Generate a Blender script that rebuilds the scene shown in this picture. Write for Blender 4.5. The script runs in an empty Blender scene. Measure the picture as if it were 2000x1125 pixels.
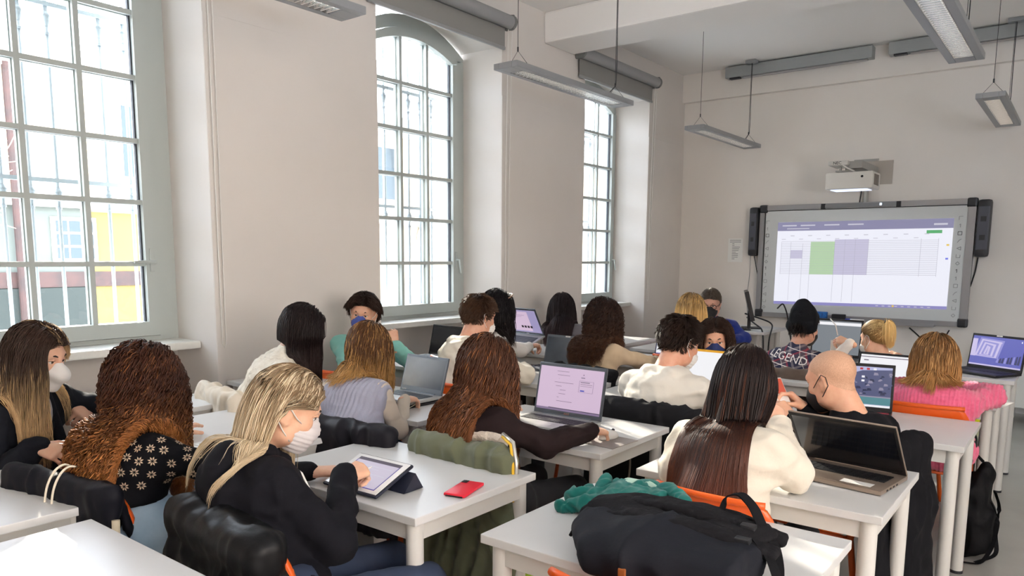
import bpy, bmesh, math, random
import numpy as np
from mathutils import Vector, Matrix, Quaternion
from mathutils.bvhtree import BVHTree

random.seed(7); RNG = np.random.default_rng(7)
SC = bpy.context.scene; COL = SC.collection
PI = math.pi
def V(*a): return np.array(a, float)
def nrm(v):
    v = np.asarray(v, float); return v / max(1e-9, np.linalg.norm(v))

# ------------------------------------------------------------------ camera (solved from the room's own edges)
YAW, PIT, ROL, FPX, CY = -0.658567841, -0.130623280, 0.00713955904, 1444.22674, 691.239923
CAM = V(0, 0, 1.5)
_f = V(math.sin(YAW)*math.cos(PIT), math.cos(YAW)*math.cos(PIT), math.sin(PIT))
_r = V(math.cos(YAW), -math.sin(YAW), 0); _u = np.cross(_r, _f)
_c, _s = math.cos(ROL), math.sin(ROL)
CR, CU, CF = _c*_r+_s*_u, -_s*_r+_c*_u, _f
def ray(x, y): return (x-1000)/FPX*CR - (y-CY)/FPX*CU + CF
def atz(x, y, z): d = ray(x, y); return CAM + d*((z-CAM[2])/d[2])
def atx(x, y, X): d = ray(x, y); return CAM + d*((X-CAM[0])/d[0])
def aty(x, y, Y): d = ray(x, y); return CAM + d*((Y-CAM[1])/d[1])

# ------------------------------------------------------------------ materials
MATS = {}
def nn(nt, t, **kw):
    n = nt.nodes.new(t)
    for k, v in kw.items():
        if k in n.inputs: n.inputs[k].default_value = v
        else: setattr(n, k, v)
    return n
def rgb(h, a=1.0):
    """sRGB 0-255 triple -> linear"""
    def f(c):
        c /= 255.0
        return c/12.92 if c <= .04045 else ((c+.055)/1.055)**2.4
    return (f(h[0]), f(h[1]), f(h[2]), a)
def mat(name, col, rough=.5, metal=0., bump=None, noise=None, spec=.5, emit=None, estr=0., trans=0., crease=None, sheen=0., sss=0., rib=None, coat=0., attr=False):
    """bump=(scale, strength[, distance]); noise=(scale, colour2, amount) mottles the base; rib=(axis, scale, strength) knitted ribs"""
    if name in MATS: return MATS[name]
    m = bpy.data.materials.new(name); m.use_nodes = True; nt = m.node_tree
    b = nt.nodes['Principled BSDF']
    b.inputs['Base Color'].default_value = rgb(col); b.inputs['Roughness'].default_value = rough
    b.inputs['Metallic'].default_value = metal; b.inputs['Specular IOR Level'].default_value = spec
    if trans: b.inputs['Transmission Weight'].default_value = trans
    if sheen: b.inputs['Sheen Weight'].default_value = sheen; b.inputs['Sheen Roughness'].default_value = .6
    if coat: b.inputs['Coat Weight'].default_value = coat
    if sss:
        b.inputs['Subsurface Weight'].default_value = sss; b.inputs['Subsurface Scale'].default_value = .012
        b.inputs['Subsurface Radius'].default_value = (1., .35, .2)
    if emit: b.inputs['Emission Color'].default_value = rgb(emit); b.inputs['Emission Strength'].default_value = estr
    co = nn(nt, 'ShaderNodeTexCoord')
    if noise:
        n = nn(nt, 'ShaderNodeTexNoise'); n.inputs['Scale'].default_value = noise[0]; n.inputs['Detail'].default_value = 5
        nt.links.new(co.outputs['Object'], n.inputs['Vector'])
        cr = nn(nt, 'ShaderNodeMapRange'); cr.inputs['From Min'].default_value = .35; cr.inputs['From Max'].default_value = .65
        cr.inputs['To Max'].default_value = noise[2]
        nt.links.new(n.outputs['Fac'], cr.inputs['Value'])
        mx = nn(nt, 'ShaderNodeMix', data_type='RGBA'); mx.inputs['A'].default_value = rgb(col); mx.inputs['B'].default_value = rgb(noise[1])
        nt.links.new(cr.outputs['Result'], mx.inputs['Factor']); nt.links.new(mx.outputs['Result'], b.inputs['Base Color'])
    if attr:
        a = nn(nt, 'ShaderNodeAttribute'); a.attribute_name = 'Col'; nt.links.new(a.outputs['Color'], b.inputs['Base Color'])
    last = None
    if rib:
        w = nn(nt, 'ShaderNodeTexWave', wave_type='BANDS', bands_direction=rib[0]); w.inputs['Scale'].default_value = rib[1]
        w.inputs['Distortion'].default_value = rib[3] if len(rib) > 3 else .6; w.inputs['Detail'].default_value = 2; w.inputs['Detail Scale'].default_value = 2
        nt.links.new(co.outputs['Object'], w.inputs['Vector'])
        bp = nn(nt, 'ShaderNodeBump'); bp.inputs['Strength'].default_value = rib[2]; bp.inputs['Distance'].default_value = .006
        nt.links.new(w.outputs['Fac'], bp.inputs['Height']); last = bp
    if bump:
        n = nn(nt, 'ShaderNodeTexNoise'); n.inputs['Scale'].default_value = bump[0]; n.inputs['Detail'].default_value = 4
        nt.links.new(co.outputs['Object'], n.inputs['Vector'])
        bp = nn(nt, 'ShaderNodeBump'); bp.inputs['Strength'].default_value = bump[1]; bp.inputs['Distance'].default_value = bump[2] if len(bump) > 2 else .004
        nt.links.new(n.outputs['Fac'], bp.inputs['Height'])
        if last: nt.links.new(last.outputs['Normal'], bp.inputs['Normal'])
        last = bp
    if crease:
        n = nn(nt, 'ShaderNodeTexNoise'); n.noise_type = 'RIDGED_MULTIFRACTAL'; n.inputs['Scale'].default_value = crease[0]; n.inputs['Detail'].default_value = 3; n.inputs['Distortion'].default_value = .6
        mp = nn(nt, 'ShaderNodeMapping'); mp.inputs['Scale'].default_value = (1, 1, 1.7); nt.links.new(co.outputs['Object'], mp.inputs['Vector']); nt.links.new(mp.outputs[0], n.inputs['Vector'])
        bp = nn(nt, 'ShaderNodeBump'); bp.inputs['Strength'].default_value = crease[1]; bp.inputs['Distance'].default_value = crease[2] if len(crease) > 2 else .03
        nt.links.new(n.outputs['Fac'], bp.inputs['Height'])
        if last: nt.links.new(last.outputs['Normal'], bp.inputs['Normal'])
        last = bp
    if last: nt.links.new(last.outputs['Normal'], b.inputs['Normal'])
    MATS[name] = m; return m
def glow(name, col, s):
    if name in MATS: return MATS[name]
    m = bpy.data.materials.new(name); m.use_nodes = True
    b = m.node_tree.nodes['Principled BSDF']
    b.inputs['Base Color'].default_value = (0.02, .02, .02, 1); b.inputs['Roughness'].default_value = .35
    b.inputs['Emission Color'].default_value = rgb(col); b.inputs['Emission Strength'].default_value = s*GLOW
    MATS[name] = m; return m
def glass_mat(name, tint=(235, 245, 245), refl=.9):
    m = bpy.data.materials.new(name); m.use_nodes = True; nt = m.node_tree; nt.nodes.clear()
    o = nn(nt, 'ShaderNodeOutputMaterial'); t = nn(nt, 'ShaderNodeBsdfTransparent'); t.inputs['Color'].default_value = rgb(tint)
    g = nn(nt, 'ShaderNodeBsdfGlossy'); g.inputs['Roughness'].default_value = .02
    fr = nn(nt, 'ShaderNodeFresnel'); fr.inputs['IOR'].default_value = 1.45
    mu = nn(nt, 'ShaderNodeMath', operation='MULTIPLY'); mu.inputs[1].default_value = refl
    mx = nn(nt, 'ShaderNodeMixShader')
    nt.links.new(fr.outputs[0], mu.inputs[0]); nt.links.new(mu.outputs[0], mx.inputs[0])
    nt.links.new(t.outputs[0], mx.inputs[1]); nt.links.new(g.outputs[0], mx.inputs[2]); nt.links.new(mx.outputs[0], o.inputs[0])
    MATS[name] = m; return m

# ------------------------------------------------------------------ objects
def tag(o, label=None, cat=None, group=None, kind=None):
    if label: o['label'] = label
    if cat: o['category'] = cat
    if group: o['group'] = group
    if kind: o['kind'] = kind
    return o
def empty(name, loc=(0, 0, 0), rz=0., label=None, cat=None, group=None, kind=None):
    o = bpy.data.objects.new(name, None); COL.objects.link(o); o.empty_display_size = .05
    o.location = loc; o.rotation_euler = (0, 0, rz); return tag(o, label, cat, group, kind)
def mk(name, verts, faces, m, parent=None, smooth=False, origin=None, cols=None, fmat=None, label=None):
    me = bpy.data.meshes.new(name)
    v = np.asarray(verts, float).reshape(-1, 3)
    if origin is not None: v = v - np.asarray(origin, float)
    if isinstance(faces, np.ndarray):
        k = faces.shape[1]; nf = len(faces)
        me.vertices.add(len(v)); me.vertices.foreach_set('co', v.astype(np.float32).ravel())
        me.loops.add(nf*k); me.loops.foreach_set('vertex_index', faces.astype(np.int32).ravel())
        me.polygons.add(nf); me.polygons.foreach_set('loop_start', np.arange(0, nf*k, k, dtype=np.int32))
        me.update(calc_edges=True)
    else:
        me.from_pydata([tuple(x) for x in v], [], faces)
    for x in (m if isinstance(m, (list, tuple)) else [m]): me.materials.append(x)
    if fmat is not None: me.polygons.foreach_set('material_index', np.asarray(fmat, np.int32))
    if smooth: me.polygons.foreach_set('use_smooth', [True]*len(me.polygons))
    if cols is not None:
        a = me.color_attributes.new('Col', 'FLOAT_COLOR', 'POINT'); c = np.ones((len(v), 4), np.float32); c[:, :3] = cols
        a.data.foreach_set('color', c.ravel())
    me.validate()
    o = bpy.data.objects.new(name, me); COL.objects.link(o)
    if parent is not None: o.parent = parent
    if parent is None and origin is not None: o.location = origin
    if label: o['label'] = label
    return o
class MB:
    """collects shapes for ONE mesh; a shape may carry a material index"""
    def __init__(s): s.v = []; s.f = []; s.mi = []; s.n = 0; s.M = None
    def add(s, v, f, mi=0):
        v = np.asarray(v, float).reshape(-1, 3)
        if s.M is not None: v = v @ s.M[:3, :3].T + s.M[:3, 3]
        s.v.append(v); s.f += [tuple(i+s.n for i in q) for q in f]; s.mi += [mi]*len(f); s.n += len(v); return s
    def box(s, a, b, mi=0, bev=0.):
        a = V(*a); b = V(*b); lo = np.minimum(a, b); hi = np.maximum(a, b)
        if bev <= 0:
            v = [(x, y, z) for z in (lo[2], hi[2]) for y in (lo[1], hi[1]) for x in (lo[0], hi[0])]
            return s.add(v, [(0, 2, 3, 1), (4, 5, 7, 6), (0, 1, 5, 4), (2, 6, 7, 3), (0, 4, 6, 2), (1, 3, 7, 5)], mi)
        bm = bmesh.new(); bmesh.ops.create_cube(bm, size=1.)
        for q in bm.verts: q.co = Vector(tuple(lo + (hi-lo)*(np.array(q.co)+.5)))
        bmesh.ops.bevel(bm, geom=bm.edges[:], offset=min(bev, .49*float((hi-lo).min())), segments=2, profile=.6, affect='EDGES')
        return s.bm(bm, mi)
    def bm(s, bm, mi=0):
        bm.verts.index_update(); s.add([tuple(q.co) for q in bm.verts], [tuple(x.index for x in f.verts) for f in bm.faces], mi); bm.free(); return s
    def tube(s, pts, r, n=10, mi=0, caps=True):
        P = np.asarray(pts, float); k = len(P); r = np.broadcast_to(np.asarray(r, float), (k,))
        T = np.gradient(P, axis=0); T /= np.maximum(1e-9, np.linalg.norm(T, axis=1))[:, None]
        up = V(0, 0, 1) if abs(T[0][2]) < .9 else V(1, 0, 0)
        N = nrm(np.cross(T[0], up)); vs = []
        for i in range(k):
            N = nrm(N - T[i]*(N@T[i])); B = np.cross(T[i], N)
            a = np.arange(n)*2*PI/n
            vs.append(P[i] + r[i]*(np.cos(a)[:, None]*N + np.sin(a)[:, None]*B))
        f = [(i*n+j, i*n+(j+1) % n, (i+1)*n+(j+1) % n, (i+1)*n+j) for i in range(k-1) for j in range(n)]
        if caps: f += [tuple(range(n))[::-1], tuple(range((k-1)*n, k*n))]
        return s.add(np.concatenate(vs), f, mi)
    def cyl(s, a, b, r, n=16, mi=0, r2=None): return s.tube([a, b], [r, r if r2 is None else r2], n, mi)
    def prism(s, poly, axis, a, b, mi=0):
        """poly: 2-D points; axis 'x','y','z' = extrusion axis"""
        n = len(poly); v = []
        for t in (a, b):
            for p, q in poly: v.append({'x': (t, p, q), 'y': (p, t, q), 'z': (p, q, t)}[axis])
        f = [tuple(range(n))[::-1], tuple(range(n, 2*n))] + [(i, (i+1) % n, n+(i+1) % n, n+i) for i in range(n)]
        return s.add(v, f, mi)
    def ball(s, c, r, mi=0, u=16, w=10):
        r = np.broadcast_to(np.asarray(r, float), (3,)); v = [V(0, 0, 1)]; f = []
        for i in range(1, w):
            t = PI*i/w
            for j in range(u): v.append(V(math.sin(t)*math.cos(2*PI*j/u), math.sin(t)*math.sin(2*PI*j/u), math.cos(t)))
        v.append(V(0, 0, -1))
        for j in range(u): f.append((0, 1+j, 1+(j+1) % u))
        for i in range(w-2):
            for j in range(u): f.append((1+i*u+j, 1+(i+1)*u+j, 1+(i+1)*u+(j+1) % u, 1+i*u+(j+1) % u))
        b = len(v)-1
        for j in range(u): f.append((b, 1+(w-2)*u+(j+1) % u, 1+(w-2)*u+j))
        return s.add(np.array(v)*r + np.asarray(c, float), f, mi)
    def quad(s, p, mi=0): return s.add(p, [tuple(range(len(p)))], mi)
    def build(s, name, m, parent=None, smooth=False, origin=None, label=None, auto=None):
        o = mk(name, np.concatenate(s.v), s.f, m, parent, smooth, origin, None, s.mi if isinstance(m, (list, tuple)) else None, label)
        bm = bmesh.new(); bm.from_mesh(o.data); bmesh.ops.recalc_face_normals(bm, faces=bm.faces); bm.to_mesh(o.data); bm.free()
        if auto:
            o.data.polygons.foreach_set('use_smooth', [True]*len(o.data.polygons))
            o.data.set_sharp_from_angle(angle=math.radians(auto))
        return o
def kids(o): return [c for c in bpy.data.objects if c.parent == o]
def copy_tree(o, loc=None, rz=None, label=None, group=None, parent=None):
    c = o.copy(); COL.objects.link(c)
    if parent is not None: c.parent = parent
    if loc is not None: c.location = loc
    if rz is not None: c.rotation_euler = (0, 0, rz)
    if label: c['label'] = label
    if group: c['group'] = group
    for ch in o.children: copy_tree(ch, parent=c)
    return c
def text_shape(mb, s, size, M, mi=0, depth=.001):
    """letters as a filled flat mesh placed by the 4x4 M (text runs along local x, up local y)"""
    cu = bpy.data.curves.new('t', 'FONT'); cu.body = s; cu.size = size; cu.align_x = 'CENTER'; cu.align_y = 'CENTER'; cu.extrude = depth
    cu.resolution_u = 2
    o = bpy.data.objects.new('t', cu); COL.objects.link(o); dg = bpy.context.evaluated_depsgraph_get(); dg.update()
    me = bpy.data.meshes.new_from_object(o.evaluated_get(dg))
    v = np.array([tuple(q.co) for q in me.vertices]); f = [tuple(p.vertices) for p in me.polygons]
    M = np.array(M); mb.add(v @ M[:3, :3].T + M[:3, 3], f, mi)
    bpy.data.objects.remove(o); bpy.data.curves.remove(cu); bpy.data.meshes.remove(me)

# ------------------------------------------------------------------ implicit surfaces -> smooth meshes
def cap(a, b, ra, rb=None, k=.02, sub=False): return ('c', V(*a), V(*b), ra, ra if rb is None else rb, k, sub)
def ell(c, r, R=None, k=.02, sub=False): return ('e', V(*c), V(*r), np.eye(3) if R is None else np.asarray(R), None, k, sub)
def rbox(c, h, rad, R=None, k=.02, sub=False): return ('b', V(*c), V(*h), np.eye(3) if R is None else np.asarray(R), rad, k, sub)
def dist(p, X):
    t = p[0]
    if t == 'c':
        ba = p[2]-p[1]; pa = X-p[1]; L = max(1e-12, float(ba@ba)); h = np.clip(pa@ba/L, 0, 1)
        q = pa - h[..., None]*ba
        return np.sqrt(np.einsum('...i,...i->...', q, q)) - (p[3] + (p[4]-p[3])*h)
    q = (X-p[1]) @ p[3]
    if t == 'e':
        a = q/p[2]; k0 = np.sqrt(np.einsum('...i,...i->...', a, a)); b = a/p[2]; k1 = np.sqrt(np.einsum('...i,...i->...', b, b))
        return k0*(k0-1)/np.maximum(k1, 1e-9)
    q = np.abs(q) - (p[2]-p[4])
    return np.linalg.norm(np.maximum(q, 0), axis=-1) + np.minimum(q.max(-1), 0) - p[4]
def bound(p):
    if p[0] == 'c':
        r = max(p[3], p[4]); return np.minimum(p[1], p[2])-r, np.maximum(p[1], p[2])+r
    h = np.abs(p[3]) @ np.abs(p[2]); return p[1]-h, p[1]+h
def comb(d, e, k, sub):
    if sub:
        e = -e; h = np.maximum(k-np.abs(d-e), 0)/max(k, 1e-9); return np.maximum(d, e)+h*h*k*.25
    h = np.maximum(k-np.abs(d-e), 0)/max(k, 1e-9); return np.minimum(d, e)-h*h*k*.25
def sdf(prims, X):
    d = np.full(X.shape[:-1], 9.)
    for p in prims: d = comb(d, dist(p, X), p[5], p[6])
    return d
def sgrad(prims, X, e=.004):
    g = np.stack([sdf(prims, X+e*np.eye(3)[i]) - sdf(prims, X-e*np.eye(3)[i]) for i in range(3)], -1)
    return g/np.maximum(1e-9, np.linalg.norm(g, axis=-1))[..., None]
def field(prims, vox, cut=None):
    lo = np.min([bound(p)[0] for p in prims if not p[6]], 0)-3*vox; hi = np.max([bound(p)[1] for p in prims if not p[6]], 0)+3*vox
    n = np.ceil((hi-lo)/vox).astype(int)+1
    D = np.full(n, .3); ax = [lo[i]+vox*np.arange(n[i]) for i in range(3)]
    for p in prims:
        b0, b1 = bound(p); m = p[5]+2.5*vox
        i0 = np.clip(((b0-m-lo)/vox).astype(int), 0, n-1); i1 = np.clip(((b1+m-lo)/vox).astype(int)+2, 0, n)
        if (i1 <= i0).any(): continue
        sl = tuple(slice(i0[i], i1[i]) for i in range(3))
        X = np.stack(np.meshgrid(*[ax[i][sl[i]] for i in range(3)], indexing='ij'), -1)
        D[sl] = comb(D[sl], dist(p, X), p[5], p[6])
    if cut:
        X = np.stack(np.meshgrid(*ax, indexing='ij'), -1)
        for c in cut: D = np.maximum(D, c(X))
    return D, lo
def surface(prims, vox, cut=None, disp=None, relax=1):
    """surface nets: one smooth quad mesh of the smooth union of prims"""
    D, lo = field(prims, vox, cut); S = D < 0; n = np.array(D.shape)
    c = [D[i:n[0]-1+i, j:n[1]-1+j, k:n[2]-1+k] for i in (0, 1) for j in (0, 1) for k in (0, 1)]
    C = np.stack(c, -1); inside = (C < 0).sum(-1); act = (inside > 0) & (inside < 8)
    idx = np.full(act.shape, -1); A = np.argwhere(act); idx[act] = np.arange(len(A)); Ca = C[act]
    off = np.array([(i, j, k) for i in (0, 1) for j in (0, 1) for k in (0, 1)], float)
    E = [(a, b) for a in range(8) for b in range(a+1, 8) if np.abs(off[a]-off[b]).sum() == 1]
    sm = np.zeros((len(A), 3)); ct = np.zeros(len(A))
    for a, b in E:
        da, db = Ca[:, a], Ca[:, b]; m = (da < 0) != (db < 0); t = da/np.where(m, da-db, 1)
        sm += np.where(m[:, None], off[a]+t[:, None]*(off[b]-off[a]), 0); ct += m
    P = lo + vox*(A + sm/ct[:, None]); F = []
    for ax in range(3):
        u, w = [(1, 2), (2, 0), (0, 1)][ax]
        s0 = [slice(1, n[i]-1) for i in range(3)]; s0[ax] = slice(0, n[ax]-1); s1 = list(s0); s1[ax] = slice(1, n[ax])
        ch = S[tuple(s0)] != S[tuple(s1)]; base = np.argwhere(ch)
        if not len(base): continue
        g = base + np.array([1 if i != ax else 0 for i in range(3)]); flip = S[tuple(s0)][ch]
        def at(du, dw):
            q = g.copy(); q[:, u] -= du; q[:, w] -= dw; return idx[q[:, 0], q[:, 1], q[:, 2]]
        f = np.stack([at(1, 1), at(0, 1), at(0, 0), at(1, 0)], 1); f[~flip] = f[~flip][:, ::-1]; F.append(f)
    F = np.concatenate(F)
    for _ in range(relax):
        acc = np.zeros_like(P); cn = np.zeros(len(P))
        for i in range(4):
            for j in (1, 3):
                np.add.at(acc, F[:, i], P[F[:, (i+j) % 4]]); np.add.at(cn, F[:, i], 1)
        P = .5*P + .5*acc/np.maximum(cn, 1)[:, None]
    if disp is not None: P = P + vnormals(P, F)*disp(P)[:, None]
    return P, F
def vnormals(P, F):
    fn = np.cross(P[F[:, 2]]-P[F[:, 0]], P[F[:, 3]]-P[F[:, 1]]); N = np.zeros_like(P)
    for i in range(4): np.add.at(N, F[:, i], fn)
    return N/np.maximum(1e-12, np.linalg.norm(N, axis=1))[:, None]
def vnoise(X, s, seed=0):
    """smooth value noise in numpy, -1..1"""
    q = X*s + seed*13.7; i = np.floor(q).astype(np.int64); f = q-i; f = f*f*(3-2*f); r = 0
    for a in (0, 1):
        for b in (0, 1):
            for c in (0, 1):
                h = (i[:, 0]+a)*374761393 + (i[:, 1]+b)*668265263 + (i[:, 2]+c)*1274126177 + seed*974634
                h = (h ^ (h >> 13))*1103515245; h = h ^ (h >> 16)
                r = r + ((h & 65535)/32767.5-1)*(f[:, 0] if a else 1-f[:, 0])*(f[:, 1] if b else 1-f[:, 1])*(f[:, 2] if c else 1-f[:, 2])
    return r
def folds(amp=.006, s=9., seed=0, stretch=(1, 1, .5)):
    st = V(*stretch)
    def f(P):
        w = P*st + .05*np.stack([vnoise(P, 6, seed+1), vnoise(P, 6, seed+2), vnoise(P, 6, seed+3)], 1)
        return amp*(1-2*np.abs(vnoise(w, s, seed))**.8) + amp*.4*vnoise(P, s*2.3, seed+5)
    return f
def frame(fwd, up=(0, 0, 1)):
    """columns: right, forward, up"""
    f = nrm(fwd); r = nrm(np.cross(f, up)); return np.stack([r, f, np.cross(r, f)], 1)
SKY, SUN, EXPO = 15.5, 9.0, .52
GLOW = 1.0/2**EXPO
SUNDIR = (.877*.9135, -.48*.9135, -.407)
# ================================================================== SETTING
XW, YF, ZC, XR, YB = -4.10, 8.74, 3.70, 3.4, -2.6
XG = -4.54                                    # plane of the window frames
NICHE = [(0.98, 2.40), (3.71, 5.13), (6.45, 7.82)]
GL = [(1.29, 2.21), (4.05, 4.97), (6.81, 7.73)]
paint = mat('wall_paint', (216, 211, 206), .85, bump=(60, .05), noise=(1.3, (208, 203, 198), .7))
paint_f = mat('wall_paint_front_lit', (233, 228, 222), .85, bump=(60, .05), noise=(1.3, (226, 221, 214), .7))  # same wall paint lightened for the front wall, extra brightness put into the colour
paint_hi = mat('ceiling_paint', (240, 238, 235), .9, bump=(40, .04))
frame_paint = mat('window_grey_green', (170, 177, 174), .45)
stone = mat('sill_stone', (214, 214, 208), .4, noise=(14, (196, 196, 190), .5))
metal_grey = mat('grey_metal', (150, 153, 156), .4, .35)
steel = mat('steel', (190, 190, 192), .3, .9)
white_pl = mat('white_plastic', (226, 224, 220), .4)
dark_pl = mat('dark_plastic', (34, 35, 39), .45)
black = mat('black_matte', (16, 16, 18), .6)
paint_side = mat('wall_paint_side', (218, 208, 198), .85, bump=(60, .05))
def struct(o): o['kind'] = 'structure'; return o
# floor: grey resin with a slight sheen
fl = mat('floor_resin', (176, 175, 169), .2, noise=(3, (164, 163, 157), .6), bump=(8, .02))
struct(MB().box((XW-.7, YB, -.1), (XR, YF+.2, 0)).build('floor', fl))
struct(MB().box((XW-.7, YB, ZC), (XR, YF+.2, ZC+.15)).build('ceiling', paint_hi))
ARC = lambda y0, y1, zs, za, n=14: [((y0+(y1-y0)*i/n), zs+(za-zs)*(1-(2*i/n-1)**2)) for i in range(n+1)]
w = MB(); XB = XW-.62
edges = [YB]+[q for a in NICHE for q in a]+[YF+.2]
for i in range(0, len(edges), 2): w.box((XB, edges[i], 0), (XW, edges[i+1], ZC))
for a, b in NICHE:
    # arched head of each window recess, and the thinner wall below its sill
    arc = ARC(a, b, 3.27, 3.46)
    for (ya, za), (yb, zb) in zip(arc[:-1], arc[1:]): w.prism([(ya, za), (yb, zb), (yb, ZC), (ya, ZC)], 'x', XB, XW)
    w.box((XB, a, 0), (XG-.02, b, .93))
    w.prism([(XG-.1, a), (XW-.001, a), (XG-.1, a+.15)], 'z', 0, 3.44)
for i in range(0, len(edges), 2):             # thicker plaster dado, its top edge is the seam on the piers
    e0, e1 = edges[i], edges[i+1]
    w.box((XW-.0, e0, 0), (XW+.006, e1, 2.87), bev=.003)
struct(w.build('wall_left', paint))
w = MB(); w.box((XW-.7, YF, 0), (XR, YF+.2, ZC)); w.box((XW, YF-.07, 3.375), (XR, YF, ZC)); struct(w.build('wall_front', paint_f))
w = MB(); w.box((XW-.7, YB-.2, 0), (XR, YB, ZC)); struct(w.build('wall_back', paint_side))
w = MB(); RW = [(-1.3, 1.6)]
yy = [YB]+[q for a in RW for q in a]+[YF+.2]
for i in range(0, len(yy), 2): w.box((XR, yy[i], 0), (XR+.4, yy[i+1], ZC))
for a, b in RW: w.box((XR, a, 0), (XR+.4, b, .95)); w.box((XR, a, 3.2), (XR+.4, b, ZC))
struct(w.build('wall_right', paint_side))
struct(MB().box((XW, 5.74, 3.43), (XR, 6.23, ZC), bev=.02).build('beam', paint_hi))
# ------------------------------------------------------------------ windows
pane_m = glass_mat('window_glass', (252, 253, 253), .6)
gasket = mat('gasket_black', (40, 44, 52), .6)
def arch_bar(mb, y0, y1, zs, za, wid, x0, x1, n=16):
    """curved head member: between the arch and the same arch raised by wid"""
    A = ARC(y0, y1, zs, za, n); B = ARC(y0-wid, y1+wid, zs+wid*.35, za+wid, n)
    for i in range(n): mb.prism([A[i], A[i+1], B[i+1], B[i]], 'x', x0, x1)
ZG = [1.09, 1.441, 1.807, 2.165, 2.528, 2.893]; ZSP, ZAP = 3.15, 3.262
def archz(y, g): t = 2*(y-g[0])/(g[1]-g[0])-1; return ZSP+(ZAP-ZSP)*(1-t*t)
for i, (g, nc) in enumerate(zip(GL, NICHE)):
    root = tag(empty('window_%d' % (i+1), (XG, (g[0]+g[1])/2, 1.0)), kind='structure'); O = np.array(root.location)
    m = MB()                                   # fixed outer frame
    for s in (-1, 1):
        y = g[0]-.075 if s < 0 else g[1]+.075
        y2 = nc[0]+.02 if s < 0 else nc[1]+.02
        m.box((XG-.05, y, 1.0), (XG+.0, y2, 3.2))
    m.box((XG-.05, nc[0], .945), (XG, nc[1], 1.0)); arch_bar(m, g[0]-.075, g[1]+.075, ZSP+.03, ZAP+.075, .1, XG-.05, XG)
    m.build('frame', frame_paint, root, origin=O)
    m = MB()                                   # opening sash
    for y0, y1 in ((g[0]-.07, g[0]), (g[1], g[1]+.07)): m.box((XG-.06, y0, ZG[0]), (XG+.022, y1, ZSP+.0))
    m.box((XG-.06, g[0]-.07, 1.005), (XG+.022, g[1]+.07, ZG[0])); arch_bar(m, g[0], g[1], ZSP, ZAP, .07, XG-.06, XG+.022)
    m.build('sash', frame_paint, root, origin=O)
    m = MB()                                   # glazing bars, indoors and outdoors faces, with dark spacer
    cols = [g[0]+(g[1]-g[0])*k/3 for k in (1, 2)]
    for y in cols: m.box((XG-.012, y-.014, ZG[0]), (XG+.012, y+.014, archz(y, g)+.005)); m.box((XG-.06, y-.014, ZG[0]), (XG-.034, y+.014, archz(y, g)+.005))
    for z in ZG[1:]: m.box((XG-.011, g[0], z-.014), (XG+.011, g[1], z+.014)); m.box((XG-.059, g[0], z-.014), (XG-.035, g[1], z+.014))
    m.build('glazing_bars', frame_paint, root, origin=O)
    m = MB()
    for y in (g[0], g[1]-.008): m.box((XG-.034, y, ZG[0]), (XG-.012, y+.008, ZSP))
    m.build('gasket', gasket, root, origin=O)
    poly = [(g[0], ZG[0]), (g[1], ZG[0])]+[(y, z) for y, z in ARC(g[0], g[1], ZSP, ZAP)[::-1]]
    m = MB(); m.prism(poly, 'x', XG-.026, XG-.022); m.build('pane', pane_m, root, origin=O)
    m = MB(); hy = g[1]+.035; hz = 1.47 if i else 1.465
    m.box((XG+.022, hy-.014, hz-.07), (XG+.032, hy+.014, hz+.07), bev=.004)
    if i == 0: m.tube([(XG+.03, hy, hz-.01), (XG+.07, hy, hz-.01), (XG+.075, hy-.13, hz-.012)], [.01, .011, .009], 10)
    else: m.tube([(XG+.03, hy, hz), (XG+.065, hy, hz), (XG+.07, hy+.015, hz-.12)], [.01, .011, .009], 10)
    m.build('handle', frame_paint, root, origin=O)
    m = MB(); m.box((XG-.02, nc[0]-.0, .93), (-4.27, nc[1], .975), bev=.008); struct(m.build('trim_%d' % (i+1), stone))
    # iron bars in front of the window, outdoors
    gr = empty('window_grille', (XG-.36, (g[0]+g[1])/2, .9), 0, ['pale iron bars outside the arched window nearest the curly auburn hair', 'pale iron bars outside the arched window above the teal sweatshirt', 'pale iron bars outside the arched window nearest the whiteboard'][i], 'window bars', 'window grilles')
    O = np.array(gr.location); iron = mat('pale_iron', (132, 142, 148), .5, .2)
    for k in range(9):
        y = g[0]-.12+k*.145; m = MB(); x = XG-.36
        m.cyl((x, y, .9), (x, y, 3.25), .011, 10)
        for z in (1.86, 2.86): m.cyl((x, y, z-.055), (x, y, z), .012, 10, r2=.026); m.cyl((x, y, z), (x, y, z+.03), .026, 10, r2=.012); m.cyl((x, y, z-.1), (x, y, z-.085), .017, 10)
        m.build('bar', iron, gr, True, origin=O)
    for z in (.93, 1.93, 2.93): m = MB(); m.box((XG-.375, g[0]-.2, z-.012), (XG-.345, g[1]+.2, z+.012)); m.build('rail', iron, gr, origin=O)
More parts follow.
